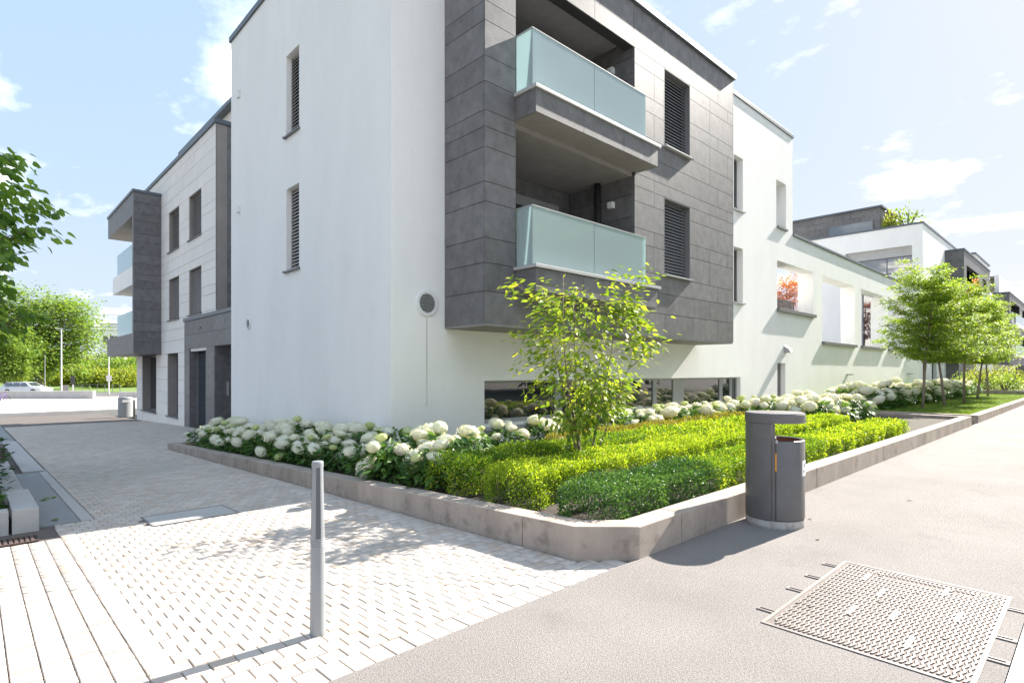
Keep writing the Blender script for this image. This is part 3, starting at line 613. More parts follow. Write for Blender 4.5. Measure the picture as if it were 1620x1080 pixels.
# dark corner balconies
bx = MB().box(5.186, 6.225, 29.60, 29.82, 2.31, 9.44).build('balcony_frame', m_core, stn)
clad(bx, 'Y', 29.598, 5.16, 6.228, bay_rows[:-1]+[9.0, 9.44], [], lambda *a: [], m_dark, th=.026)
clad(bx, 'X', 5.186, 29.575, 29.82, [2.29, 4.6, 7.0, 9.44], [], lambda *a: [], m_dark, th=.024)
for z0, z1, y1, m_, x0 in ((8.43,9.44,36.0,m_dark,5.165),(5.46,6.30,35.4,m_white,5.28),(2.30,3.20,36.3,m_dark,5.165)):
    b = MB().box(x0, 6.5 if z0 != 5.46 else 6.24, 29.83, y1, z0, z1).build('balcony_beam', m_, stn, bevel=.006)
MB().box(5.12, 6.6, 29.54, 36.05, 9.445, 9.56).build('balcony_cap', m_cap, stn)
MB().box(5.25, 6.2, 29.83, 36.32, 3.203, 3.24).build('beam_cap', m_cap, stn)
for z, mm in ((6.30, m_frost), (3.24, m_frostg)):
    MB().box(5.36, 5.372, 29.84, 34.7, z, z+1.08).build('glass_panel', mm, stn); MB().box(5.375, 6.2, 34.69, 34.702, z, z+1.08).build('glass_panel', mm, stn)

# ------------------------------------------------------------------ second white building further along
ap2 = thing('apartment_building', 'white apartment building beyond the low wall with dark roof storey', 'building')
B2 = 44.3
h2 = [(8.72,12.6,7.95,9.75),(10.7,11.6,3.0,6.8)]
wall('X', B2, .4, 8.14, 15.2, -.5, 11.05, h2).build('side_wall', m_white, ap2)
window(ap2, 'X', B2+.3, 8.75, 12.6, 7.98, 9.15, .05, None, None, glass=m_glassb, mull=(10.2,)); MB().box(B2+.3, B2+.38, 8.72, 12.6, 9.16, 9.75).build('blind_box', m_sill, ap2)
window(ap2, 'X', B2, 10.7, 11.6, 3.0, 6.8, .2, None, None, glass=m_glassb, mull=())
fw = [(47.0,48.6,.2,2.3),(46.6,47.8,3.7,5.5)]
wall('Y', WY, .4, B2+.401, 82, -.3, 11.05, fw+[(72,82,9.6,11.05)]).build('front_wall', m_white, ap2)
window(ap2, 'Y', WY, 47.0, 48.6, .2, 2.3, .2, None, None); window(ap2, 'Y', WY, 46.6, 47.8, 3.7, 5.5, .15, m_slat, m_sill)
MB().box(B2+.4, 82, 8.55, 15.2, 10.8, 11.0).build('roof', m_soffit, ap2); MB().box(B2+.4, 82, 14.9, 15.19, -.5, 10.8).build('rear_wall', m_white, ap2)
cp = MB(); cp.box(B2-.05, B2+.5, 8.09, 15.25, 11.052, 11.18); cp.box(B2+.5, 71.9, 8.09, 8.6, 11.052, 11.18); cp.build('roof_cap', m_cap, ap2)
MB().box(46, 49.5, 10.9, 18.2, 11.0, 13.0).build('roof_storey', m_dark, ap2); 
rsv = MB().box(45.98, 46.0, 10.95, 18.2, 11.3, 12.95).build('roof_storey_panels', m_core, ap2)
clad(rsv, 'X', 45.98, 10.9, 18.2, [11.2,11.65,12.1,12.55,13.0], [(11.3,14.2,11.0,12.2)], lambda i, a, b: [10.9+(i%2)*.6+1.2*k for k in range(1, 6)], m_dark)
window(ap2, 'X', 45.86, 11.3, 14.2, 11.2, 12.2, .02, None, None, glass=m_glassb, mull=())
MB().box(45.8, 50.5, 10.75, 18.3, 13.0, 13.12).build('roof_storey_cap', m_cap, ap2)
MB().box(49.5, 50.3, 10.9, 11.1, 12.3, 13.0).build('roof_storey_fascia', m_white, ap2)
def far_bay(par, x0, x1, y0, z0, z1, floors, white=True):
    c = wall('Y', y0+.026, .3, x0+.03, x1, z0, z1, [(x0+1.2, x0+(x1-x0)*.52, z, z+2.3) for z in floors]+[(x0+(x1-x0)*.68, x0+(x1-x0)*.84, z+.4, z+2.2) for z in floors]).build('bay', m_core, par)
    hs = [(x0+1.2, x0+(x1-x0)*.52, z, z+2.3) for z in floors]+[(x0+(x1-x0)*.68, x0+(x1-x0)*.84, z+.4, z+2.2) for z in floors]
    rr = [z0]; 
    zz = sorted(set([z0, z1]+[h[2] for h in hs]+[h[3] for h in hs]))
    clad(c, 'Y', y0+.026, x0, x1, zz, hs, lambda i, a, b: [x0+2.6*k for k in range(1, 5)], m_dark)
    s = MB().box(x0+.026, x0+.2, y0+.33, WY-.001, z0, z1).build('bay_side', m_core, par)
    clad(s, 'X', x0+.026, y0+.03, WY-.001, [z0+(z1-z0)*k/12 for k in range(13)], [], lambda *a: [], m_dark)
    MB().box(x0+.2, x1, WY-.3, WY-.01, z0+.05, z1-.05).build('bay_back', m_core, par)
    MB().box(x0-.04, x1+.05, y0-.05, WY-.001, z1+.002, z1+.12).build('bay_cap', m_cap, par)
    for h in hs:
        if h[1]-h[0] > 2.5:
            MB().box(h[0]+.1, h[1]-.1, WY-.33, WY-.31, h[2]+.05, h[3]-.1).build('pane', m_glass, c)
            MB().box(h[0]-.1, h[1]+.1, y0-.45, y0+.02, h[2]-.35, h[2]).build('balcony', m_white, c); MB().box(h[0]-.02, h[1]+.02, y0-.4, y0-.38, h[2], h[2]+.95).build('glass_panel', m_frost, c)
        else: MB().box(h[0], h[1], y0+.15, y0+.18, h[2], h[3]).build('blind', m_slat, c)
far_bay(ap2, 51.5, 64.6, BY, 2.3, 10.25, (3.4, 7.0))
MB().box(52, 60, 7.4, 8.13, -.2, 2.28).build('ground_floor_wall', m_dark, ap2)
ap3 = thing('apartment_building', 'farthest white apartment block with grey bay at the end of the path', 'building')
wall('Y', WY+.001, .4, 82.001, 118, -.3, 12.2, []).build('front_wall', m_white, ap3); MB().box(72.1, 82, 9.0, 16, 11.1, 13.2).build('roof_storey', m_white, ap3); MB().box(72.0, 82.1, 8.9, 16.1, 13.2, 13.35).build('roof_cap', m_cap, ap3)
MB().box(82, 118, 8.55, 16, 11.9, 12.1).build('roof', m_soffit, ap3)
far_bay(ap3, 77, 96, BY-.2, 2.3, 9.6, (3.4, 6.6))
far_bay(ap3, 98, 116, BY-.4, -.2, 2.2, (-.1,))

# ------------------------------------------------------------------ vegetation
def fib_dirs(n, zmin=-.35):
    k = np.arange(n)+.5; z = 1-(1-zmin)*k/n; ph = k*2.399963; r = np.sqrt(1-z*z); return np.stack([r*np.cos(ph), r*np.sin(ph), z], 1)
def flower_mesh(name, rng, n=150):
    d = fib_dirs(n); d = unit(d+rng.normal(0, .05, d.shape)); sc = np.array([1, 1, .72])*(1+.10*np.sin(d[:, :1]*3.1+rng.uniform(0, 6))*np.sin(d[:, 1:2]*4.2+rng.uniform(0, 6)))
    pos = d*sc*(1+rng.normal(0, .06, (n, 1))); nr = unit(d+rng.normal(0, .22, d.shape)); t = unit(np.cross(nr, rng.normal(0, 1, d.shape))); b = np.cross(nr, t)
    V, F = [], []; s = .155*rng.uniform(.8, 1.2, n)
    for i in range(n):
        o = len(V); V.append(pos[i]-nr[i]*.03)
        for q in range(4):
            a = q*math.pi/2; c = t[i]*math.cos(a)+b[i]*math.sin(a); e = t[i]*math.cos(a+.785)+b[i]*math.sin(a+.785)
            V.append(pos[i]+c*s[i]*.35); V.append(pos[i]+e*s[i]+nr[i]*.02*(q%2))
        for q in range(4): F.append((o, o+1+2*q, o+2+2*q, o+1+(2*q+2)%8))
    r = np.repeat(rng.random(n), 4)
    # pale core
    dd = fib_dirs(1)
    o = len(V); nu, nv = 10, 6
    for j in range(nv+1):
        for i in range(nu):
            th = j/nv*math.pi*.95; V.append(np.array([math.sin(th)*math.cos(i*2*math.pi/nu), math.sin(th)*math.sin(i*2*math.pi/nu), math.cos(th)*.78])*.9)
    for j in range(nv):
        for i in range(nu): F.append((o+j*nu+i, o+(j+1)*nu+i, o+(j+1)*nu+(i+1)%nu, o+j*nu+(i+1)%nu))
    r = np.concatenate([r, np.full(nu*nv, .3)])
    return np_mesh(name, np.array(V), np.array(F), r)
rngf = np.random.default_rng(5)
heads_w = [flower_mesh('flower_head', rngf) for _ in range(3)]
for h in heads_w: h.materials.append(m_petal)
heads_g = [flower_mesh('flower_head', rngf, 110)]; heads_g[0].materials.append(m_petal_g)
def hyd_foliage(rng, rad=.5, h=.6, n=330):
    a = rng.uniform(0, 2*math.pi, n); q = rng.random(n)**.5; z = rng.random(n)
    r = rad*q*np.sin(np.pi*(.28+.55*z)); pos = np.stack([r*np.cos(a), r*np.sin(a), .05+z*h*.92], 1)
    out = np.stack([np.cos(a), np.sin(a), rng.uniform(-.5, .25, n)], 1)+rng.normal(0, .35, (n, 3)); nr = np.stack([np.cos(a)*.4, np.sin(a)*.4, np.ones(n)], 1)+rng.normal(0, .3, (n, 3))
    return leaf_mesh('foliage', pos, out, nr, rng.uniform(.10, .19, n), rng, LEAF_O)
hyf = []
for _ in range(4):
    m_ = hyd_foliage(rngf); m_.materials.append(m_hyleaf); hyf.append(m_)
def hydrangea(x, y, z, s, rng, label, group, nh=6, green=.12, hs=1., lean=(0, 0)):
    t = thing('hydrangea_bush', label, 'bush', group); t.location = (x, y, z); t.rotation_euler = (0, 0, rng.uniform(0, 6.28)); t.scale = (s, s, s)
    link('foliage', hyf[rng.integers(4)], None, t)
    st = MB(); a0 = rng.uniform(0, 6.28)
    for k in range(nh):
        a = a0+k*2.4+rng.uniform(-.6,.6); r = .06+.46*math.sqrt((k+rng.uniform(.1,.7))/nh); hh = .70-.46*(r/.5)**2*rng.uniform(.4, 1.1)+rng.uniform(-.07, .08)
        px, py = r*math.cos(a), r*math.sin(a)
        g = rng.random() < green
        o = link('flower_head', heads_g[0] if g else heads_w[rng.integers(3)], None, t); q = (.085 if g else rng.uniform(.085, .175))*hs
        if g: hh += .06
        o.location = (px, py, hh); o.scale = (q*rng.uniform(.88,1.2), q*rng.uniform(.88,1.15), q*rng.uniform(.72,1.08)); o.rotation_euler = (-py*1.2+rng.uniform(-.15,.15), px*1.2+rng.uniform(-.15,.15), rng.uniform(0, 6))
        st.tube([(px*.2, py*.2, 0), (px*.7, py*.7, hh*.6), (px, py, hh-.02)], .006, 5, cap=False)
    st.build('stems', m_hyleaf, t); return t
rng = np.random.default_rng(11)
LA = 'white mophead hydrangea in the kerbed bed along the shaded side wall'
for i in range(13):                      # along the shaded side wall
    y = 5.75+i*.76
    for x in ((4.06, 4.66) if i % 1 == 0 else (4.4,)):
        yy = y+rng.uniform(-.12, .12)+(.3 if x > 4.4 else 0); zs = .12-.043*max(yy-5, 0)
        if yy > 15.4: continue
        hydrangea(x+rng.uniform(-.06, .06), yy, zs, rng.uniform(.80, .98) if x > 4.4 else rng.uniform(.68, .82), rng, LA, 'hydrangeas along the shaded wall', nh=7, green=.13, hs=1.12)
LB = 'white mophead hydrangea in front of the strip window'
for i in range(20):
    x = 4.75+i*.76
    y = 6.75+rng.uniform(-.1, .1)
    hydrangea(x, y, .16, rng.uniform(.66, .82) if x < 8 else rng.uniform(.74, .92), rng, LB, 'hydrangeas under the strip window', nh=7, green=.22, hs=1.2)
    if x > 9.5: hydrangea(x+.3, y+.75, .16, rng.uniform(.62, .75), rng, LB, 'hydrangeas under the strip window', nh=5, green=.2)
LB2 = 'white mophead hydrangea clump at the far end of the corner bed'
for i in range(12):
    hydrangea(14.6+(i%6)*.75, 4.9+(i//6)*.85+rng.uniform(-.1, .1), .16, rng.uniform(.85, 1.05), rng, LB2, 'hydrangeas at the end of the corner bed', nh=7, green=.06, hs=1.15)
LC = 'white mophead hydrangea behind the young trees on the lawn'
for i in range(22):
    for j in range(2): hydrangea(22.3+i*.95, 5.6+j*.95+rng.uniform(-.1, .1), .18, rng.uniform(1.0, 1.25), rng, LC, 'hydrangeas behind the lawn', nh=6, green=.1, hs=1.15)
# clipped low hedges
def hedge(label, x0, x1, y0, y1, z0, z1, dens, size, mat, seed, mat2=None, split=None, lump=.055, group=None):
    rng = np.random.default_rng(seed); W, H, Ln = y1-y0, z1-z0, x1-x0
    t = thing('low_hedge', label, 'hedge', group)
    def part(a, b, mm, name, dn, sz):
        L_ = b-a; n = int(dn*L_*(W+2*H)); s = rng.random(n)*(W+2*H); x = a+rng.random(n)*L_; depth = rng.random(n)**2*.11
        y = np.where(s < H, 0, np.where(s < H+W, s-H, W)); z = np.where(s < H, s, np.where(s < H+W, H, W+2*H-s)); ny = np.where(s < H, -1., np.where(s < H+W, 0, 1)); nz_ = np.where((s >= H) & (s < H+W), 1., 0.)
        # rounded shoulders and lumps
        e = np.minimum(y, W-y)/W; rnd_ = np.clip(1-e*5, 0, 1); z = z-rnd_*nz_*.06
        lx = np.sin(x*4.1+seed)+.8*np.sin(x*9.7+y*7)+.6*np.sin(x*17+z*11+y*13); off = lump*lx*.5+rng.normal(0, .018, n)
        endf = np.clip(1-np.minimum(x-x0, x1-x)/.16, 0, 1); 
        y2 = (y-W/2)*(1-.35*endf**2)+W/2; z2 = z*(1-.3*endf**2)
        pos = np.stack([x, y0+y2+ny*(off-depth), z0+np.maximum(z2+nz_*(off-depth), .0)], 1)
        out = np.stack([rng.normal(0, .6, n), ny*.8+rng.normal(0, .5, n), nz_*.9+rng.normal(.45, .5, n)], 1)
        nr = np.stack([rng.normal(0, .5, n), ny+rng.normal(0, .5, n), nz_+.5+rng.normal(0, .4, n)], 1)
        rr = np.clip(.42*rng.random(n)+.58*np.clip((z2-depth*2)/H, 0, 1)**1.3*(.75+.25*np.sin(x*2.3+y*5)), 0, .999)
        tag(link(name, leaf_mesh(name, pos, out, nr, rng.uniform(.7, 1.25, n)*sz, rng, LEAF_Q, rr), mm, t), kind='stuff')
    xs = [x0]; step = 2.5
    if split: part(x0, split, mat2, 'dark_foliage', dens*1.1, size); part(split, min(split+3.5, x1), mat, 'foliage', dens, size); part(min(split+3.5, x1), x1, mat, 'foliage', dens*.5, size*1.45)
    else: part(x0, min(x0+4, x1), mat, 'foliage', dens, size); part(min(x0+4, x1), x1, mat, 'foliage', dens*.5, size*1.45)
    tw = MB()
    for k in range(int(Ln*5)):
        x, y = rng.uniform(x0, x1), rng.uniform(y0+.1, y1-.1); tw.tube([(x, y, z0-.03), (x+rng.uniform(-.08,.08), y+rng.uniform(-.08,.08), z0+H*.8)], .006, 4, cap=False)
    tag(tw.build('twigs', m_barkd, t), kind='stuff')
    return t
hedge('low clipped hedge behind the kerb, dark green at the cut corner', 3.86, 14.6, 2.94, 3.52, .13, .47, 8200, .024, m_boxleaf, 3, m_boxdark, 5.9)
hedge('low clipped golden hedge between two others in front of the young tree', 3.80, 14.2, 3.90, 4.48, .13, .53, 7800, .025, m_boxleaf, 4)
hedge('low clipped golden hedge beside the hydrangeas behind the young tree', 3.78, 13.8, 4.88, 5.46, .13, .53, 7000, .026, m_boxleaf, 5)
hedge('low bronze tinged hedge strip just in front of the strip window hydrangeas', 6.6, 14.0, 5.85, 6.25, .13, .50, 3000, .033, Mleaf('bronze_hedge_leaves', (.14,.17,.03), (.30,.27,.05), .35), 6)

# trees -----------------------------------------------------------
def limb(rng, p, d, L, r, n=5, bend=.15, up=.05):
    pts, rad = [np.array(p, float)], [r]; d = np.array(d, float); d /= np.linalg.norm(d)
    for i in range(n):
        d = d+rng.normal(0, bend, 3)+np.array([0, 0, up]); d /= np.linalg.norm(d); pts.append(pts[-1]+d*L/n); rad.append(r*(1-.8*(i+1)/n))
    return pts, rad
def make_tree(name, label, cat, group, seed, trunk_h, trunk_r, crown, nlimb, ntwig, nleaf, leafsize, leafmat, bark, tmpl=LEAF_Q, stems=None, droop=-.15, flat=.35, spread=.16, lean=.06, up=.05):
    """crown(z01) -> radius at relative height; crown=(z0, z1, fn)"""
    rng = np.random.default_rng(seed); t = thing(name, label, cat, group); wood = MB(); z0, z1, fn = crown; pts = []
    trunks = []
    if stems is None:
        p, r = limb(rng, (0,0,-.1), (rng.uniform(-lean, lean), rng.uniform(-lean, lean), 1), z1*.93, trunk_r, 8, .035, .02); wood.tube(p, [max(q, .008) for q in r], 9); trunks.append((p, r))
    else:
        for d, L, r0 in stems:
            p, r = limb(rng, (rng.uniform(-.04,.04), rng.uniform(-.04,.04), -.1), d, L, r0, 7, .05, .04); wood.tube(p, [max(q, .004) for q in r], 7); trunks.append((p, r))
    for k in range(nlimb):
        p, r = trunks[k % len(trunks)]; q = (k+.5)/nlimb; zt = z0+(z1-z0)*(.02+.9*q)*.92
        zs_ = [a[2] for a in p]; i = min(range(len(zs_)), key=lambda j: abs(zs_[j]-max(zt-.25*(z1-z0)*.3, zs_[1]))); base = p[i]
        a = k*2.4+rng.uniform(-.5, .5); rr = fn((zt-z0)/(z1-z0))*rng.uniform(.75, 1.08)
        tgt = np.array([math.cos(a)*rr, math.sin(a)*rr, zt+rng.uniform(-.05,.15)*rr]); d = tgt-base; L = np.linalg.norm(d)
        lp, lr = limb(rng, base, d/L+np.array([0,0,-.05]), L, max(r[i]*.5, .008), 5, .08, up); wood.tube(lp, [max(x, .003) for x in lr], 5, cap=False)
        for j in range(ntwig):
            s = lp[1+int(rng.integers(len(lp)-1))]; dd = rng.normal(0, 1, 3); dd[2] *= flat; dd /= np.linalg.norm(dd); LL = spread*rng.uniform(1.2, 3.0)
            tp, tr = limb(rng, s, dd, LL, .006, 3, .15, .03); wood.tube(tp, [.004, .003, .0025, .002], 3, cap=False); pts += tp[1:]
        pts += lp[3:]
    pts = np.array(pts); idx = rng.integers(len(pts), size=nleaf); jit = rng.normal(0, spread, (nleaf, 3)); jit[:, 2] *= flat+.15; pos = pts[idx]+jit
    c = np.array([0, 0, (z0+z1)/2]); out = pos-c; out[:, 2] *= .3; out = unit(out)+rng.normal(0, .55, (nleaf, 3)); out[:, 2] = out[:, 2]*.5+droop
    nr = np.stack([rng.normal(0, .45, nleaf), rng.normal(0, .45, nleaf), np.ones(nleaf)], 1)
    wood.build('trunk', bark, t, smooth=True)
    me = leaf_mesh('crown', pos, out, nr, rng.uniform(.65, 1.2, nleaf)*leafsize, rng, tmpl); link('crown', me, leafmat, t)
    return t
yt = make_tree('young_tree', 'slender multi stemmed young tree with yellow green leaves in the corner bed', 'tree', None, 21, 0, 0, (.72, 2.92, lambda q: .26+.62*math.sin(math.pi*min(q*.85+.05, 1))*(1-.2*q)*(1+.35*math.sin(q*17))), 38, 6, 2900, .10, m_young, m_bark, LEAF_O,
    stems=[((-.05,.03,1),2.75,.022),((.22,-.16,1),2.5,.018),((-.26,.18,1),2.3,.018),((.36,-.30,1),1.9,.013),((.05,.14,1),2.6,.017)], droop=-.30, flat=.55, spread=.10)
yt.location = (5.85, 4.75, .12)
st0 = make_tree('street_tree', 'slim young street tree with layered light green crown on the lawn', 'tree', 'row of young trees on the lawn', 31, 1.7, .055, (1.75, 5.6, lambda q: 1.5*math.sin(math.pi*min(.36+.60*q, 1))**.9), 60, 8, 24000, .085, m_street, m_bark, LEAF_Q, droop=-.1, flat=.2, spread=.11, up=.08)
for i, (x, y, s, a) in enumerate(((25.03,4.62,1,.4),(26.6,4.2,.93,2.1),(30.1,4.1,.98,4.0),(34.5,4.23,.95,5.2),(39.7,4.4,1.0,1.2))):
    o = st0 if i == 0 else copy_tree(st0); o['label'] = ['slim young tree at the corner bed end of the lawn row','leaning slim tree second from the corner bed in the lawn row','slim young tree in the middle of the lawn row','fourth slim tree from the corner bed in the lawn row','slim young tree at the shrub bed end of the lawn row'][i]; o.location = (x, y, .15); o.rotation_euler = (0, 0, a); o.scale = (s, s, s)
# overhanging linden at the left
lt = make_tree('linden_tree', 'broad leaved tree with heart shaped leaves rising from the shaded planter', 'tree', None, 41, 1.5, .07, (1.75, 5.3, lambda q: 1.75*math.sin(math.pi*min(.25+.62*q, 1))), 80, 11, 8200, .115, m_linden, m_barkd, LEAF_H, droop=-.55, flat=.5, spread=.10)
lt.location = (-.98, 10.5, -.12)
def shrub(name, label, cat, group, loc, rx, ry, h, n, ls, mat, seed, tmpl=LEAF_Q):
    rng = np.random.default_rng(seed); t = thing(name, label, cat, group); t.location = loc
    d = rng.normal(0, 1, (n, 3)); d = unit(d); d[:, 2] = np.abs(d[:, 2]); q = rng.uniform(.45, 1.05, (n, 1))*(1+.18*np.sin(d[:, :1]*7+seed)*np.sin(d[:, 1:2]*6))
    pos = d*q*np.array([rx, ry, h]); out = d+rng.normal(0, .5, (n, 3)); nr = np.stack([rng.normal(0, .5, n), rng.normal(0, .5, n), np.ones(n)], 1)+d*.4
    link('foliage', leaf_mesh('foliage', pos, out, nr, rng.uniform(.7, 1.25, n)*ls, rng, tmpl), mat, t)
    w = MB()
    for k in range(7): a = k*.9; w.tube([(0,0,-.1), (rx*.3*math.cos(a), ry*.3*math.sin(a), h*.5), (rx*.6*math.cos(a), ry*.6*math.sin(a), h*.85)], [.03*h, .02*h, .008*h], 5, cap=False)
    w.build('stems', m_barkd, t); return t
for i, (x, y, rx, h, mt) in enumerate(((-.12,8.45,.36,.42,m_hyleaf),(-.3,9.9,.6,.85,m_fard),(-.25,11.4,.62,.95,m_fard),(-.3,13.0,.6,.9,m_fard),(-.9,8.5,.5,.6,m_hyleaf))):
    shrub('planter_shrub', ['light green low shrub at the end of the planter block','dark feathery shrub leaning over the planter block'][mt is m_fard], 'shrub', ['low shrubs in shaded planter','dark shrubs in shaded planter'][mt is m_fard], (x, y, gz(y)+.1), rx, .7 if mt is m_fard else .4, h, 1500, .085 if mt is m_hyleaf else .10, mt, 50+i, LEAF_O if mt is m_hyleaf else LEAF_Q)
for i in range(9): shrub('flowering_shrub', 'pale flowering shrub in the bed beyond the lawn', 'shrub', 'shrubs beyond the lawn', (45.0+i*1.3, 4.2+(i%3)*1.1, .36), 1.1, 1.1, 1.0+.5*(i%2), 1300, .11, m_fary if i % 2 else m_far, 70+i)
# lawn blades
rng = np.random.default_rng(8); n = 42000
gp = np.stack([21.55+22*rng.random(n)**1.6, 2.82+3.0*rng.random(n), np.full(n, .185)], 1); gd = rng.normal(0, .35, (n, 3)); gd[:, 2] = 1
GT = (np.array([(-.12,0,0),(.12,0,0),(0,1,.1)]), np.array([(0,1,2)]))
tag(link('grass', leaf_mesh('grass', gp, gd, rng.normal(0, 1, (n, 3)), rng.uniform(.03, .065, n), rng, GT), m_grass), 'short lawn grass in the kerbed bed under the young trees', 'grass', kind='stuff')

# ------------------------------------------------------------------ street furniture
# litter bin
t = thing('litter_bin', 'dark grey round litter bin with flat lid standing against the kerb', 'litter bin')
bc = (5.78, 2.275, 0); BR = .27
MB().lathe(bc, [(BR*.97,0),(BR*.99,.02),(BR*.99,.075)], 40).build('base_ring', m_concb, t, smooth=False)
a0, a1 = R(22), R(202); OD = Vector((math.cos(R(-68)), math.sin(R(-68)), 0)); CD = Vector((math.cos(R(22)), math.sin(R(22)), 0)); BC = Vector(bc)
def arc_prism(mb, r, a0, a1, z0, z1, n=28):
    pts = [(bc[0]+r*math.cos(a0+(a1-a0)*k/n), bc[1]+r*math.sin(a0+(a1-a0)*k/n)) for k in range(n+1)]; return mb.prism(pts, z0, z1)
arc_prism(MB(), BR, a0, R(196), .08, 1.005).build('bin_body', m_bin, t, bevel=.004)
arc_prism(MB(), BR, R(196.8), R(202), .08, 1.004, 3).build('door_post', m_bin, t)
# basket: open shell on the path side
ba0, ba1 = R(205), R(379); bk = MB(); n = 30; ro, ri = BR, BR-.022; vs = []
for z, r in ((.085, ro), (.83, ro), (.842, ro-.010), (.83, ri), (.30, ri)):
    for k in range(n+1): q = ba0+(ba1-ba0)*k/n; vs.append((bc[0]+r*math.cos(q), bc[1]+r*math.sin(q), z))
bk.add(vs, [(j*(n+1)+k, j*(n+1)+k+1, (j+1)*(n+1)+k+1, (j+1)*(n+1)+k) for j in range(4) for k in range(n)]); bk = bk.build('basket', m_bin, t, smooth=True)
MB().obox(BC+OD*.010+Vector((0,0,.46)), CD*.262, OD*.006, (0,0,.375)).build('basket_back', m_bin, bk)
MB().prism([(bc[0]+(ri-.004)*math.cos(ba0+(ba1-ba0)*k/16), bc[1]+(ri-.004)*math.sin(ba0+(ba1-ba0)*k/16)) for k in range(17)], .55, .58).build('liner', m_liner, bk)
lw = MB(); vs = []
for z in (.56, .826):
    for k in range(n+1): q = ba0+(ba1-ba0)*k/n; vs.append((bc[0]+(ri-.003)*math.cos(q), bc[1]+(ri-.003)*math.sin(q), z))
lw.add(vs, [(k, k+1, n+2+k, n+1+k) for k in range(n)]); lw.build('liner_rim', m_liner, bk)
hp = BC-CD*.262
MB().obox(hp+OD*.008-CD*.006+Vector((0,0,.64)), CD*.006, OD*.005, (0,0,.085)).build('orange_strip', m_orange, t)
MB().tube([hp+OD*.014+Vector((0,0,.82)), hp+OD*.014+Vector((0,0,.85))], .012, 10).build('hinge', m_sill, t)
MB().lathe(bc, [(BR*1.02,1.006),(BR*1.025,1.02),(BR*1.025,1.085),(BR*.99,1.10),(.01,1.108)], 44).build('lid', m_bin, t)
stk = MB(); vs = []
for z in (.50, .515, .635, .65):
    ins = .02 if z in (.50, .65) else 0
    for k in range(7): q = R(263)+R(34)*(k/6)*(1-ins*4)+R(34)*ins*2; vs.append((bc[0]+(BR+.002)*math.cos(q), bc[1]+(BR+.002)*math.sin(q), z))
stk.add(vs, [(j*7+k, j*7+k+1, (j+1)*7+k+1, (j+1)*7+k) for j in range(3) for k in range(6)]); stk = stk.build('sticker', m_whitebox, t)
def bin_mark(z0, z1, q0, q1): MB().add([(bc[0]+(BR+.004)*math.cos(R(q)), bc[1]+(BR+.004)*math.sin(R(q)), z) for q, z in ((q0,z0),(q1,z0),(q1+2,z1),(q0+2,z1))], [(0,1,2,3)]).build('pictogram', m_pipe, stk)
bin_mark(.585, .62, 274, 278); bin_mark(.54, .552, 267, 281); bin_mark(.60, .63, 284, 287)
# bollard
t = thing('bollard', 'slim tapered grey steel bollard standing in the setts', 'bollard'); bo = (1.45, 3.15, gz(3.15))
MB().lathe(bo, [(.0445,-.02),(.0440,.02),(.0395,.515),(.0395,.52)], 32).build('lower_post', m_bollard, t, smooth=True)
for k in range(3): MB().lathe(bo, [(.0385,.521+k*.013),(.041,.524+k*.013),(.041,.530+k*.013),(.0385,.533+k*.013)], 32).build('ring', m_bollard, t, smooth=True)
MB().lathe(bo, [(.0375,.56),(.030,.965)], 32, cap=False).build('upper_post', m_bollard_d, t, smooth=True)
for k in range(4):
    a = k*math.pi/2+.45; fl = MB(); w = .42
    for z, r in ((.558, .0405), (.968, .0315)):
        for q in (-w, -w/2, 0, w/2, w): fl.v.append((bo[0]+r*math.cos(a+q), bo[1]+r*math.sin(a+q), bo[2]+z))
    b = len(fl.v)
    for z, r in ((.558, .034), (.968, .027)):
        for q in (-w, w): fl.v.append((bo[0]+r*math.cos(a+q), bo[1]+r*math.sin(a+q), bo[2]+z))
    fl.f += [(i, i+1, i+6, i+5) for i in range(4)]+[(b, 0, 5, b+2), (4, b+1, b+3, 9)]; fl.build('fin', m_bollard, t)
MB().lathe(bo, [(.0325,.966),(.033,.972),(.033,.992),(.030,1.0),(.002,1.003)], 32).build('top_cap', m_bollard, t, smooth=False)
# big chequered service cover
t = thing('service_cover', 'large worn cast iron service cover with chevron ridges in the asphalt', 'manhole cover')
cx0, cx1, cy0, cy1 = 3.42, 5.0, .43, 1.43
fr = MB()
for a in ((cx0,cx1,cy0,cy0+.022),(cx0,cx1,cy1-.022,cy1),(cx0,cx0+.022,cy0+.022,cy1-.022),(cx1-.022,cx1,cy0+.022,cy1-.022)): fr.box(a[0], a[1], a[2], a[3], -.01, .006)
fr.build('frame', m_iron, t)
MB().box(cx0+.022, cx1-.022, cy0+.022, cy1-.022, -.01, .003).build('cover_plate', m_iron_d, t)
rg = MB(); px_, py_ = .040, .026; rr = random.Random(3)
nxr, nyr = int((cx1-cx0-.07)/px_), int((cy1-cy0-.06)/py_)
for j in range(nyr):
    y = cy0+.035+j*py_; sgn = 1
    for i in range(nxr):
        x = cx0+.04+i*px_; sgn = 1 if i % 2 else -1
        if rr.random() < .012 or (abs(x-4.8) < .05 and .6 < y < 1.2 and rr.random() < .7): continue
        a, b = y-sgn*.006, y+sgn*.006; w = .0075
        rg.add([(x,a-w,.003),(x+px_*.98,b-w,.003),(x+px_*.98,b+w,.003),(x,a+w,.003),(x,a-w+.002,.010),(x+px_*.98,b-w+.002,.010),(x+px_*.98,b+w-.002,.010),(x,a+w-.002,.010)], [(4,5,6,7),(0,1,5,4),(2,3,7,6),(1,2,6,5),(3,0,4,7)])
tag(rg.build('ridges', m_iron, t), kind='stuff')
for x, y in ((4.72,1.2),(4.45,1.05),(4.78,.75),(4.1,.9),(4.0,1.1),(3.75,.75),(4.35,.62)): MB().box(x-.09, x+.09, y-.014, y+.014, .003, .011).build('lifting_pad', m_iron, t)
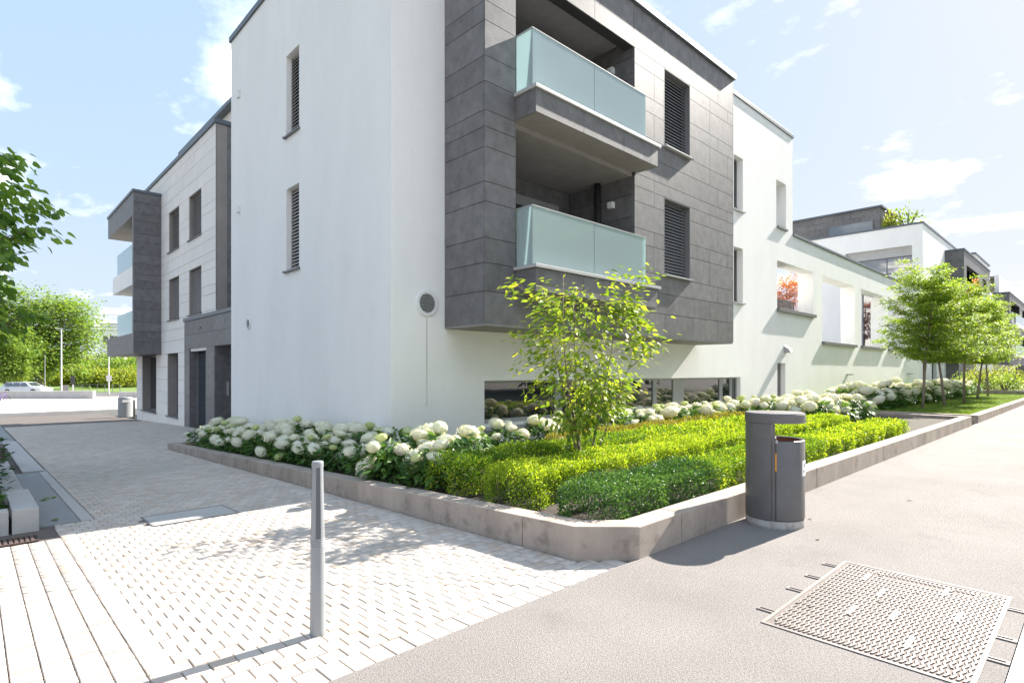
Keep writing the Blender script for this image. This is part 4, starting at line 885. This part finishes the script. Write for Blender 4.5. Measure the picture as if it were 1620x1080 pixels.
for x in (3.62, 4.1, 4.45, 4.82):
    lg = MB(); 
    for a in ((x-.022,x-.014,cy1,cy1+.10),(x+.014,x+.022,cy1,cy1+.10),(x-.014,x+.014,cy1+.085,cy1+.10)): lg.box(a[0], a[1], a[2], a[3], -.005, .008)
    lg.build('lug', m_iron, t); MB().box(x-.014, x+.014, cy1, cy1+.085, -.005, .003).build('lug_slot', m_iron_d, t)
for x in (3.85, 4.2, 4.75):
    lg = MB()
    for a in ((x-.022,x-.014,cy0-.09,cy0),(x+.014,x+.022,cy0-.09,cy0),(x-.014,x+.014,cy0-.09,cy0-.075)): lg.box(a[0], a[1], a[2], a[3], -.005, .008)
    lg.build('lug', m_iron, t); MB().box(x-.014, x+.014, cy0-.075, cy0, -.005, .003).build('lug_slot', m_iron_d, t)
# litter: leaves on the slab and asphalt
for i, (x, y) in enumerate(((.72,9.9),(.60,8.0))):
    rng = np.random.default_rng(90+i); n = 9 if i == 0 else 3
    pos = np.stack([x+rng.uniform(-.12,.12,n), y+rng.uniform(-.1,.1,n), np.full(n, gz(y)+.012)], 1)
    o = link('fallen_leaves', leaf_mesh('fallen_leaves', pos, np.stack([rng.normal(0,1,n), rng.normal(0,1,n), rng.uniform(-.05,.15,n)],1), np.tile([0,0,1.], (n,1)), rng.uniform(.06,.12,n), rng, LEAF_O), m_linden)
    tag(o, ['small heap of fallen green leaves on the grey slab','few fallen leaves beside the planter block'][i], 'leaves', kind='stuff')

rng = np.random.default_rng(95)
for i, (x, y) in enumerate(((5.45,1.78),(7.9,1.55),(6.2,2.1))):
    me = leaf_mesh('dry_leaf', np.array([[0,0,.006]]), np.array([[math.cos(i*2.), math.sin(i*2.), .1]]), np.array([[0,0,1.]]), np.array([.06]), rng, LEAF_O)
    o = link('dry_leaf', me, m_barkd); o.location = (x, y, .0); tag(o, 'small brown dry leaf lying on the pale asphalt', 'leaf', 'dry leaves on the asphalt')
# ------------------------------------------------------------------ across the street (far left)
def gthing(name, label, cat, group=None): return thing(name, label, cat, group)
ZP = -1.16
t = tag(MB().box(-60, 70, 48.32, 48.6, -1.6, -1.14).build('plaza_step', m_kerb_g), 'long low stone step at the end of the shaded paving', 'step')
a, b = P(20, 56, 0), P(150, 56, 0)
def seg_wall(name, label, u0, u1, f, z0, z1, mat, th=.4, cat='wall'):
    a, b = P(u0, f), P(u1, f); d = (b-a).normalized(); nrm = Vector((-d.y, d.x, 0))*th
    return tag(MB().prism([(a.x,a.y),(b.x,b.y),((b+nrm).x,(b+nrm).y),((a+nrm).x,(a+nrm).y)], z0, z1).build(name, mat, bevel=.02), label, cat)
seg_wall('seat_wall', 'long pale concrete seat wall beside the parked car', -40, 147, 56, ZP-.1, ZP+.78, m_kerb_g)
seg_wall('seat_wall', 'short pale concrete seat wall near the pole', 188, 225, 58, ZP-.1, ZP+.62, m_kerb_g)
sheet('street', m_road, [P(-500,62,-1.1), P(330,62,-1.1), P(330,72,-1.1), P(-500,72,-1.1)])
sheet('park_lawn', m_lawn, [P(-600,72.1,-1.08), P(420,72.1,-1.08), P(420,125,.6), P(-600,125,.6)])
# bin and post by the building end
t = thing('litter_bin', 'pale grey cylindrical litter bin by the end of the stone building', 'litter bin'); bp = (6.35, 38.6, gz(38.6))
MB().lathe(bp, [(.34,0),(.36,.02),(.36,1.08),(.33,1.14),(.05,1.16)], 28).build('bin_body', m_bollard, t, smooth=False); MB().lathe(bp, [(.365,.82),(.37,.83),(.37,.95),(.365,.96)], 28).build('bin_band', m_frame_l, t)
MB().box(bp[0]-.2, bp[0]+.05, bp[1]-.372, bp[1]-.355, .86-1.08, 1.0-1.08).build('bin_opening', m_whitebox, t)
t = thing('post', 'short dark post beside the cylindrical litter bin', 'post'); p = Vector((6.5, 37.0, gz(37))); MB().lathe(p, [(.06,0),(.06,.95),(.045,1.0)], 14).build('post_shaft', m_frame, t, smooth=True); MB().lathe(p, [(.085,0),(.085,.04)], 14).build('post_foot', m_frame, t)
# car
m_carp = M('silver_car_paint', (.62,.64,.66), .25, .02, metal=.3); m_tyre = M('tyre_rubber', (.02,.02,.02), .9)
t = thing('parked_car', 'silver estate car parked behind the long seat wall', 'car'); pc = P(42, 64, -1.08); d = (P(80, 64)-P(0, 64)).normalized(); t.location = pc; t.rotation_euler = (0, 0, math.atan2(d.y, d.x))
prof = [(-2.3,.35),(2.3,.35),(2.32,.62),(2.2,.78),(1.25,.93),(.55,1.40),(-.1,1.47),(-1.6,1.43),(-2.15,1.0),(-2.3,.8)]
def car_ext(pts, w0, w1, name, mat, par, bev=.05):
    mb = MB(); n = len(pts); wid = lambda z: w0 if z < .95 else w1
    mb.add([(x, -wid(z), z) for x, z in pts]+[(x, wid(z), z) for x, z in pts], [tuple(range(n)), tuple(range(2*n-1, n-1, -1))]+[(i, n+i, n+(i+1)%n, (i+1)%n) for i in range(n)]); return mb.build(name, mat, par, bevel=bev)
body = car_ext(prof, .88, .70, 'body', m_carp, t)
for sgn in (-1, 1):
    for x0, x1 in ((-1.75,-.95),(-.85,-.1),(0.0,.85)): MB().add([(x0,sgn*.885,.97),(x1,sgn*.885,.97),(min(x1,.62)-.05,sgn*.76,1.36),(x0+.06,sgn*.76,1.36)], [(0,1,2,3)]).build('side_window', m_glassb, body)
    for x in (-1.4, 1.42):
        w = MB(); w.tube([(x, sgn*.70, .33), (x, sgn*.90, .33)], .33, 20); w = w.build('wheel', m_tyre, t); MB().tube([(x, sgn*.89, .33), (x, sgn*.915, .33)], .2, 14).build('rim', m_sill, w)
    MB().box(2.2, 2.31, sgn*.72-.14, sgn*.72+.14, .62, .74).build('headlight', m_whitebox, body)
MB().add([(1.2,-.66,.98),(1.2,.66,.98),(.62,.6,1.38),(.62,-.6,1.38)], [(0,1,2,3)]).build('windscreen', m_glassb, body)
# bicycle at the picture's edge
t = thing('bicycle', 'purple bicycle parked on the sunny plaza', 'bicycle'); t.location = P(3, 47, ZP-.02); t.rotation_euler = (0, 0, .9)
m_bike = M('purple_paint', (.16,.08,.30), .35)
for x in (-.52, .52): MB().tube([(x+.34*math.cos(k*math.pi/12), 0, .35+.34*math.sin(k*math.pi/12)) for k in range(25)], .02, 6).build('wheel', m_tyre, t)
fb = MB(); A_, B_, C_, D_ = (-.52,0,.35), (-.12,0,.32), (-.22,0,.82), (.38,0,.80)
for q in ((A_,B_),(B_,C_),(A_,C_),(B_,D_),(C_,D_),(D_,(.52,0,.35)),(D_,(.34,0,1.0))): fb.tube(q, .02, 6)
fb.build('frame', m_bike, t); MB().box(-.34, -.12, -.07, .07, .86, .91).build('saddle', m_pipe, t); MB().tube([(.34,-.28,1.02),(.34,.28,1.02)], .015, 6).build('handlebar', m_pipe, t)
# poles
def pole(name, label, cat, u, f, z1, r, head=None, zb=-1.1):
    t = thing(name, label, cat); p = P(u, f, zb); MB().lathe(p, [(r*1.6,0),(r*1.6,.3),(r,.35),(r*.7,z1)], 10).build('shaft', m_frame_l if head != 'dark' else m_frame, t, smooth=True)
    if head == 'lamp': MB().box(p.x-.5, p.x+.1, p.y-.09, p.y+.09, p.z+z1-.02, p.z+z1+.08).build('lamp_head', m_frame_l, t, bevel=.02)
    if head == 'signal':
        b = MB().box(p.x-.17, p.x+.17, p.y-.15, p.y+.15, p.z+z1-.9, p.z+z1).build('signal_head', m_pipe, t, bevel=.03)
        for k in range(3): MB().lathe((p.x-.16, p.y-.1, p.z+z1-.75+k*.28), [(.09,0),(.09,.02)], 10).build('signal_lens', m_core, b)
    if head == 'sign': MB().box(p.x-.25, p.x+.25, p.y-.2, p.y-.17, p.z+1.6, p.z+2.2).build('sign_panel', m_sill, t)
    return t
pole('street_lamp', 'tall thin grey street lamp post in front of the plane tree', 'lamp post', 97, 61, 7.2, .09, 'lamp')
pole('street_lamp', 'thin grey lamp post next to the dark corner balcony', 'lamp post', 172, 62, 6.6, .07, 'sign')
pole('traffic_signal', 'dark traffic signal on a short post beyond the seat wall', 'traffic light', 115, 62, 2.2, .07, 'signal')
pole('sign_post', 'dark slender post beside the plane tree trunk', 'post', 71, 66, 4.6, .05, 'dark')
t = thing('litter_bin', 'small grey box bin beside the tall lamp post', 'litter bin'); p = P(103, 61.5, -1.1); MB().box(p.x-.3, p.x+.3, p.y-.25, p.y+.25, p.z+.15, p.z+1.15).build('bin_body', m_frame, t, bevel=.03); MB().box(p.x-.05, p.x+.05, p.y-.05, p.y+.05, p.z-.05, p.z+.16).build('bin_stand', m_frame, t)
# low park rail
t = thing('park_railing', 'thin low metal railing along the park lawn', 'railing')
a, b = P(118, 72.5, -1.05), P(190, 72.5, -1.05)
for k in range(7): q = a.lerp(b, k/6); MB().tube([q, q+Vector((0,0,.95))], .03, 6).build('railing_post', m_frame, t)
MB().tube([a+Vector((0,0,.93)), b+Vector((0,0,.93))], .03, 6).build('top_rail', m_frame, t)
# far houses
def far_house(name, label, u0, u1, f, z0, z1, depth, mat, wins, roofmat=None, pitched=False):
    a, b = P(u0, f), P(u1, f); d = (b-a); Ln = d.length; d.normalize(); t = thing(name, label, 'building'); t.location = (a.x, a.y, 0); t.rotation_euler = (0, 0, math.atan2(d.y, d.x))
    w = wall('Y', 0, .3, 0, Ln, z0, z1, [(Ln*q[0], Ln*q[1], q[2], q[3]) for q in wins]).build('wall', mat, t)
    MB().box(.01, Ln-.01, .32, depth, z0, z1-.02).build('house_body', mat, t)
    for q in wins:
        wf = MB(); s0, s1 = Ln*q[0], Ln*q[1]; wf.box(s0, s1, .16, .2, q[2], q[2]+.1); wf.box((s0+s1)/2-.05, (s0+s1)/2+.05, .16, .2, q[2]+.1, q[3]); wf = wf.build('window', m_sill, t); MB().box(s0, s1, .22, .26, q[2], q[3]).build('pane', m_glass, wf)
    if pitched:
        r = MB(); h = 2.0; r.add([(-.5,-.5,z1),(Ln+.5,-.5,z1),(Ln+.5,depth/2,z1+h),(-.5,depth/2,z1+h),(-.5,depth+.5,z1),(Ln+.5,depth+.5,z1)], [(0,1,2,3),(3,2,5,4),(0,3,4),(1,5,2)]); r.build('roof', roofmat, t)
    else: MB().box(-.15, Ln+.15, -.15, depth+.1, z1, z1+.3).build('roof', m_sill, t)
    return t
m_brick = M('pinkish_render', (.50,.36,.30), .9, .1, 1); m_tile = M('clay_roof', (.36,.29,.26), .8, .1, 3)
far_house('apartment_building', 'distant white apartment block behind the yellow green bushes', 146, 196, 128, -1, 5.0, 10, m_white, [(.18,.38,1.6,4.2),(.18,.38,-1,.9),(.72,.95,1.8,4.0)])
far_house('apartment_building', 'distant white block with recessed top storey above the dark balcony', 158, 215, 150, 6.0, 14.0, 10, m_white, [(.08,.5,8.6,11.0)])
far_house('house', 'small pinkish house with shallow tiled roof behind the plane tree', 62, 104, 118, -1, 3.8, 9, m_brick, [(.55,.65,2.2,3.1),(.1,.2,2.2,3.1)], m_tile, True)
far_house('house', 'low pinkish terrace half hidden by the round tree', -40, 50, 132, -1, 2.0, 9, m_brick, [(.3,.36,.2,1.4),(.6,.66,.2,1.4)], m_tile, True)
# far trees
def crown_round(r): return lambda q: r*math.sin(math.pi*min(.22+.68*q, 1))**.7
ft = make_tree('plane_tree', 'large plane tree with thick forked trunk across the street', 'tree', None, 61, 3, .55, (3.0, 13.6, crown_round(7.4)), 95, 11, 24000, .44, m_far, m_bark, LEAF_Q, droop=-.2, flat=.5, spread=.7)
ft.location = P(62, 76, -1.0)
ft = make_tree('round_tree', 'smaller round street tree behind the silver car', 'tree', None, 62, 2, .18, (2.0, 8.0, crown_round(3.6)), 60, 9, 12000, .33, m_far, m_bark, LEAF_Q, droop=-.2, flat=.5, spread=.42); ft.location = P(8, 68, -1.0)
ft = make_tree('park_tree', 'dark green park tree beside the stone building corner', 'tree', None, 63, 2, .25, (1.5, 9.0, crown_round(5)), 40, 6, 7000, .5, m_linden, m_barkd, LEAF_Q, droop=-.2, flat=.5, spread=.5); ft.location = P(222, 104, -.6)
for i, (u, f, rx, h, mt, lb, gp) in enumerate(((108,88,3.2,3.4,m_fary,0,0),(128,92,4.2,4.6,m_far,1,1),(150,90,3.6,3.2,m_fary,0,0),(166,86,2.6,2.6,m_fary,0,0),(188,92,4.0,4.8,m_far,1,1),(200,84,3.2,2.6,m_fary,0,0),(84,92,3,2.6,m_fary,0,0),(30,98,4,2.6,m_fary,0,0),(140,104,5,6.5,m_far,1,1),(205,96,4.5,5.2,m_far,1,1))):
    shrub('park_bush', ['yellow green rounded bush on the park lawn','tall mid green bush behind the yellow ones on the park lawn'][lb], 'bush', ['yellow green park bushes','tall green park bushes'][gp], P(u, f, -.8), rx, rx, h, 2600, .42, mt, 100+i)
# tall trees on the far side of the path, mirrored in the glass
for i, (x, y) in enumerate(((30, -12), (44, -13), (37, -16), (20, -15))):
    o = copy_tree(ft); o.name = 'park_tree'; o.location = (x, y, 0); o.rotation_euler = (0, 0, i*2.1); o.scale = (1.5, 1.5, 1.55); o['label'] = 'tall dark green tree across the path, mirrored in the balcony glass'; o['group'] = 'trees across the path'
# coral tree on the terrace, roof plants
ct = make_tree('coral_tree', 'small coral leaved tree on the terrace seen through the square opening', 'tree', None, 71, 1, .06, (1.6, 5.2, crown_round(1.45)), 34, 6, 4200, .17, m_pink, m_barkd, LEAF_Q, spread=.16); ct.location = (36.4, 13.6, 2.6)
shrub('roof_plant', 'loose green shrub growing on the roof terrace', 'plant', None, (47.2, 9.6, 11.0), 1.6, 1.2, 1.9, 330, .24, m_far, 120); shrub('roof_plant', 'small yellow green plant at the dark roof storey corner', 'plant', None, (46.6, 10.4, 11.0), .8, .6, 1.7, 500, .22, m_fary, 121)
shrub('balcony_plant', 'orange flowering plant on the far grey bay balcony', 'plant', None, (54.6, 6.8, 7.0), 1.0, .4, 1.3, 400, .18, m_pink, 122)
# overhead lines
for i, (z0, z1, f) in enumerate(((9.0,9.4,72),(7.9,7.7,74),(7.5,7.2,74))):
    a, b = P(60, f, z0), P(330, f, z1); pts = [a.lerp(b, k/12)-Vector((0,0,.5*math.sin(math.pi*k/12))) for k in range(13)]
    tag(MB().tube(pts, .028, 5).build('overhead_line', m_frame), ['topmost overhead wire crossing the sky beside the balconies','middle of three overhead wires beside the balconies','lowest overhead wire beside the dark balcony beam'][i], 'wire', 'overhead wires')
# wooded hill at the end of the path
hb = MB(); rr = random.Random(2); nx = 24
vs = []; 
for j in range(8):
    for i in range(nx+1):
        u = 1500+i*30; f = 330+j*45; h = 46*math.sin(math.pi*j/9)*(.75+.25*math.sin(i*.6))+rr.uniform(-2, 2)
        vs.append(P(u, f, -2+h*(j > 0)))
hb.add(vs, [(j*(nx+1)+i, j*(nx+1)+i+1, (j+1)*(nx+1)+i+1, (j+1)*(nx+1)+i) for j in range(7) for i in range(nx)])
tag(hb.build('hill', M('wooded_hill', (.05,.085,.05), .95, .35, .12), smooth=True), kind='structure')
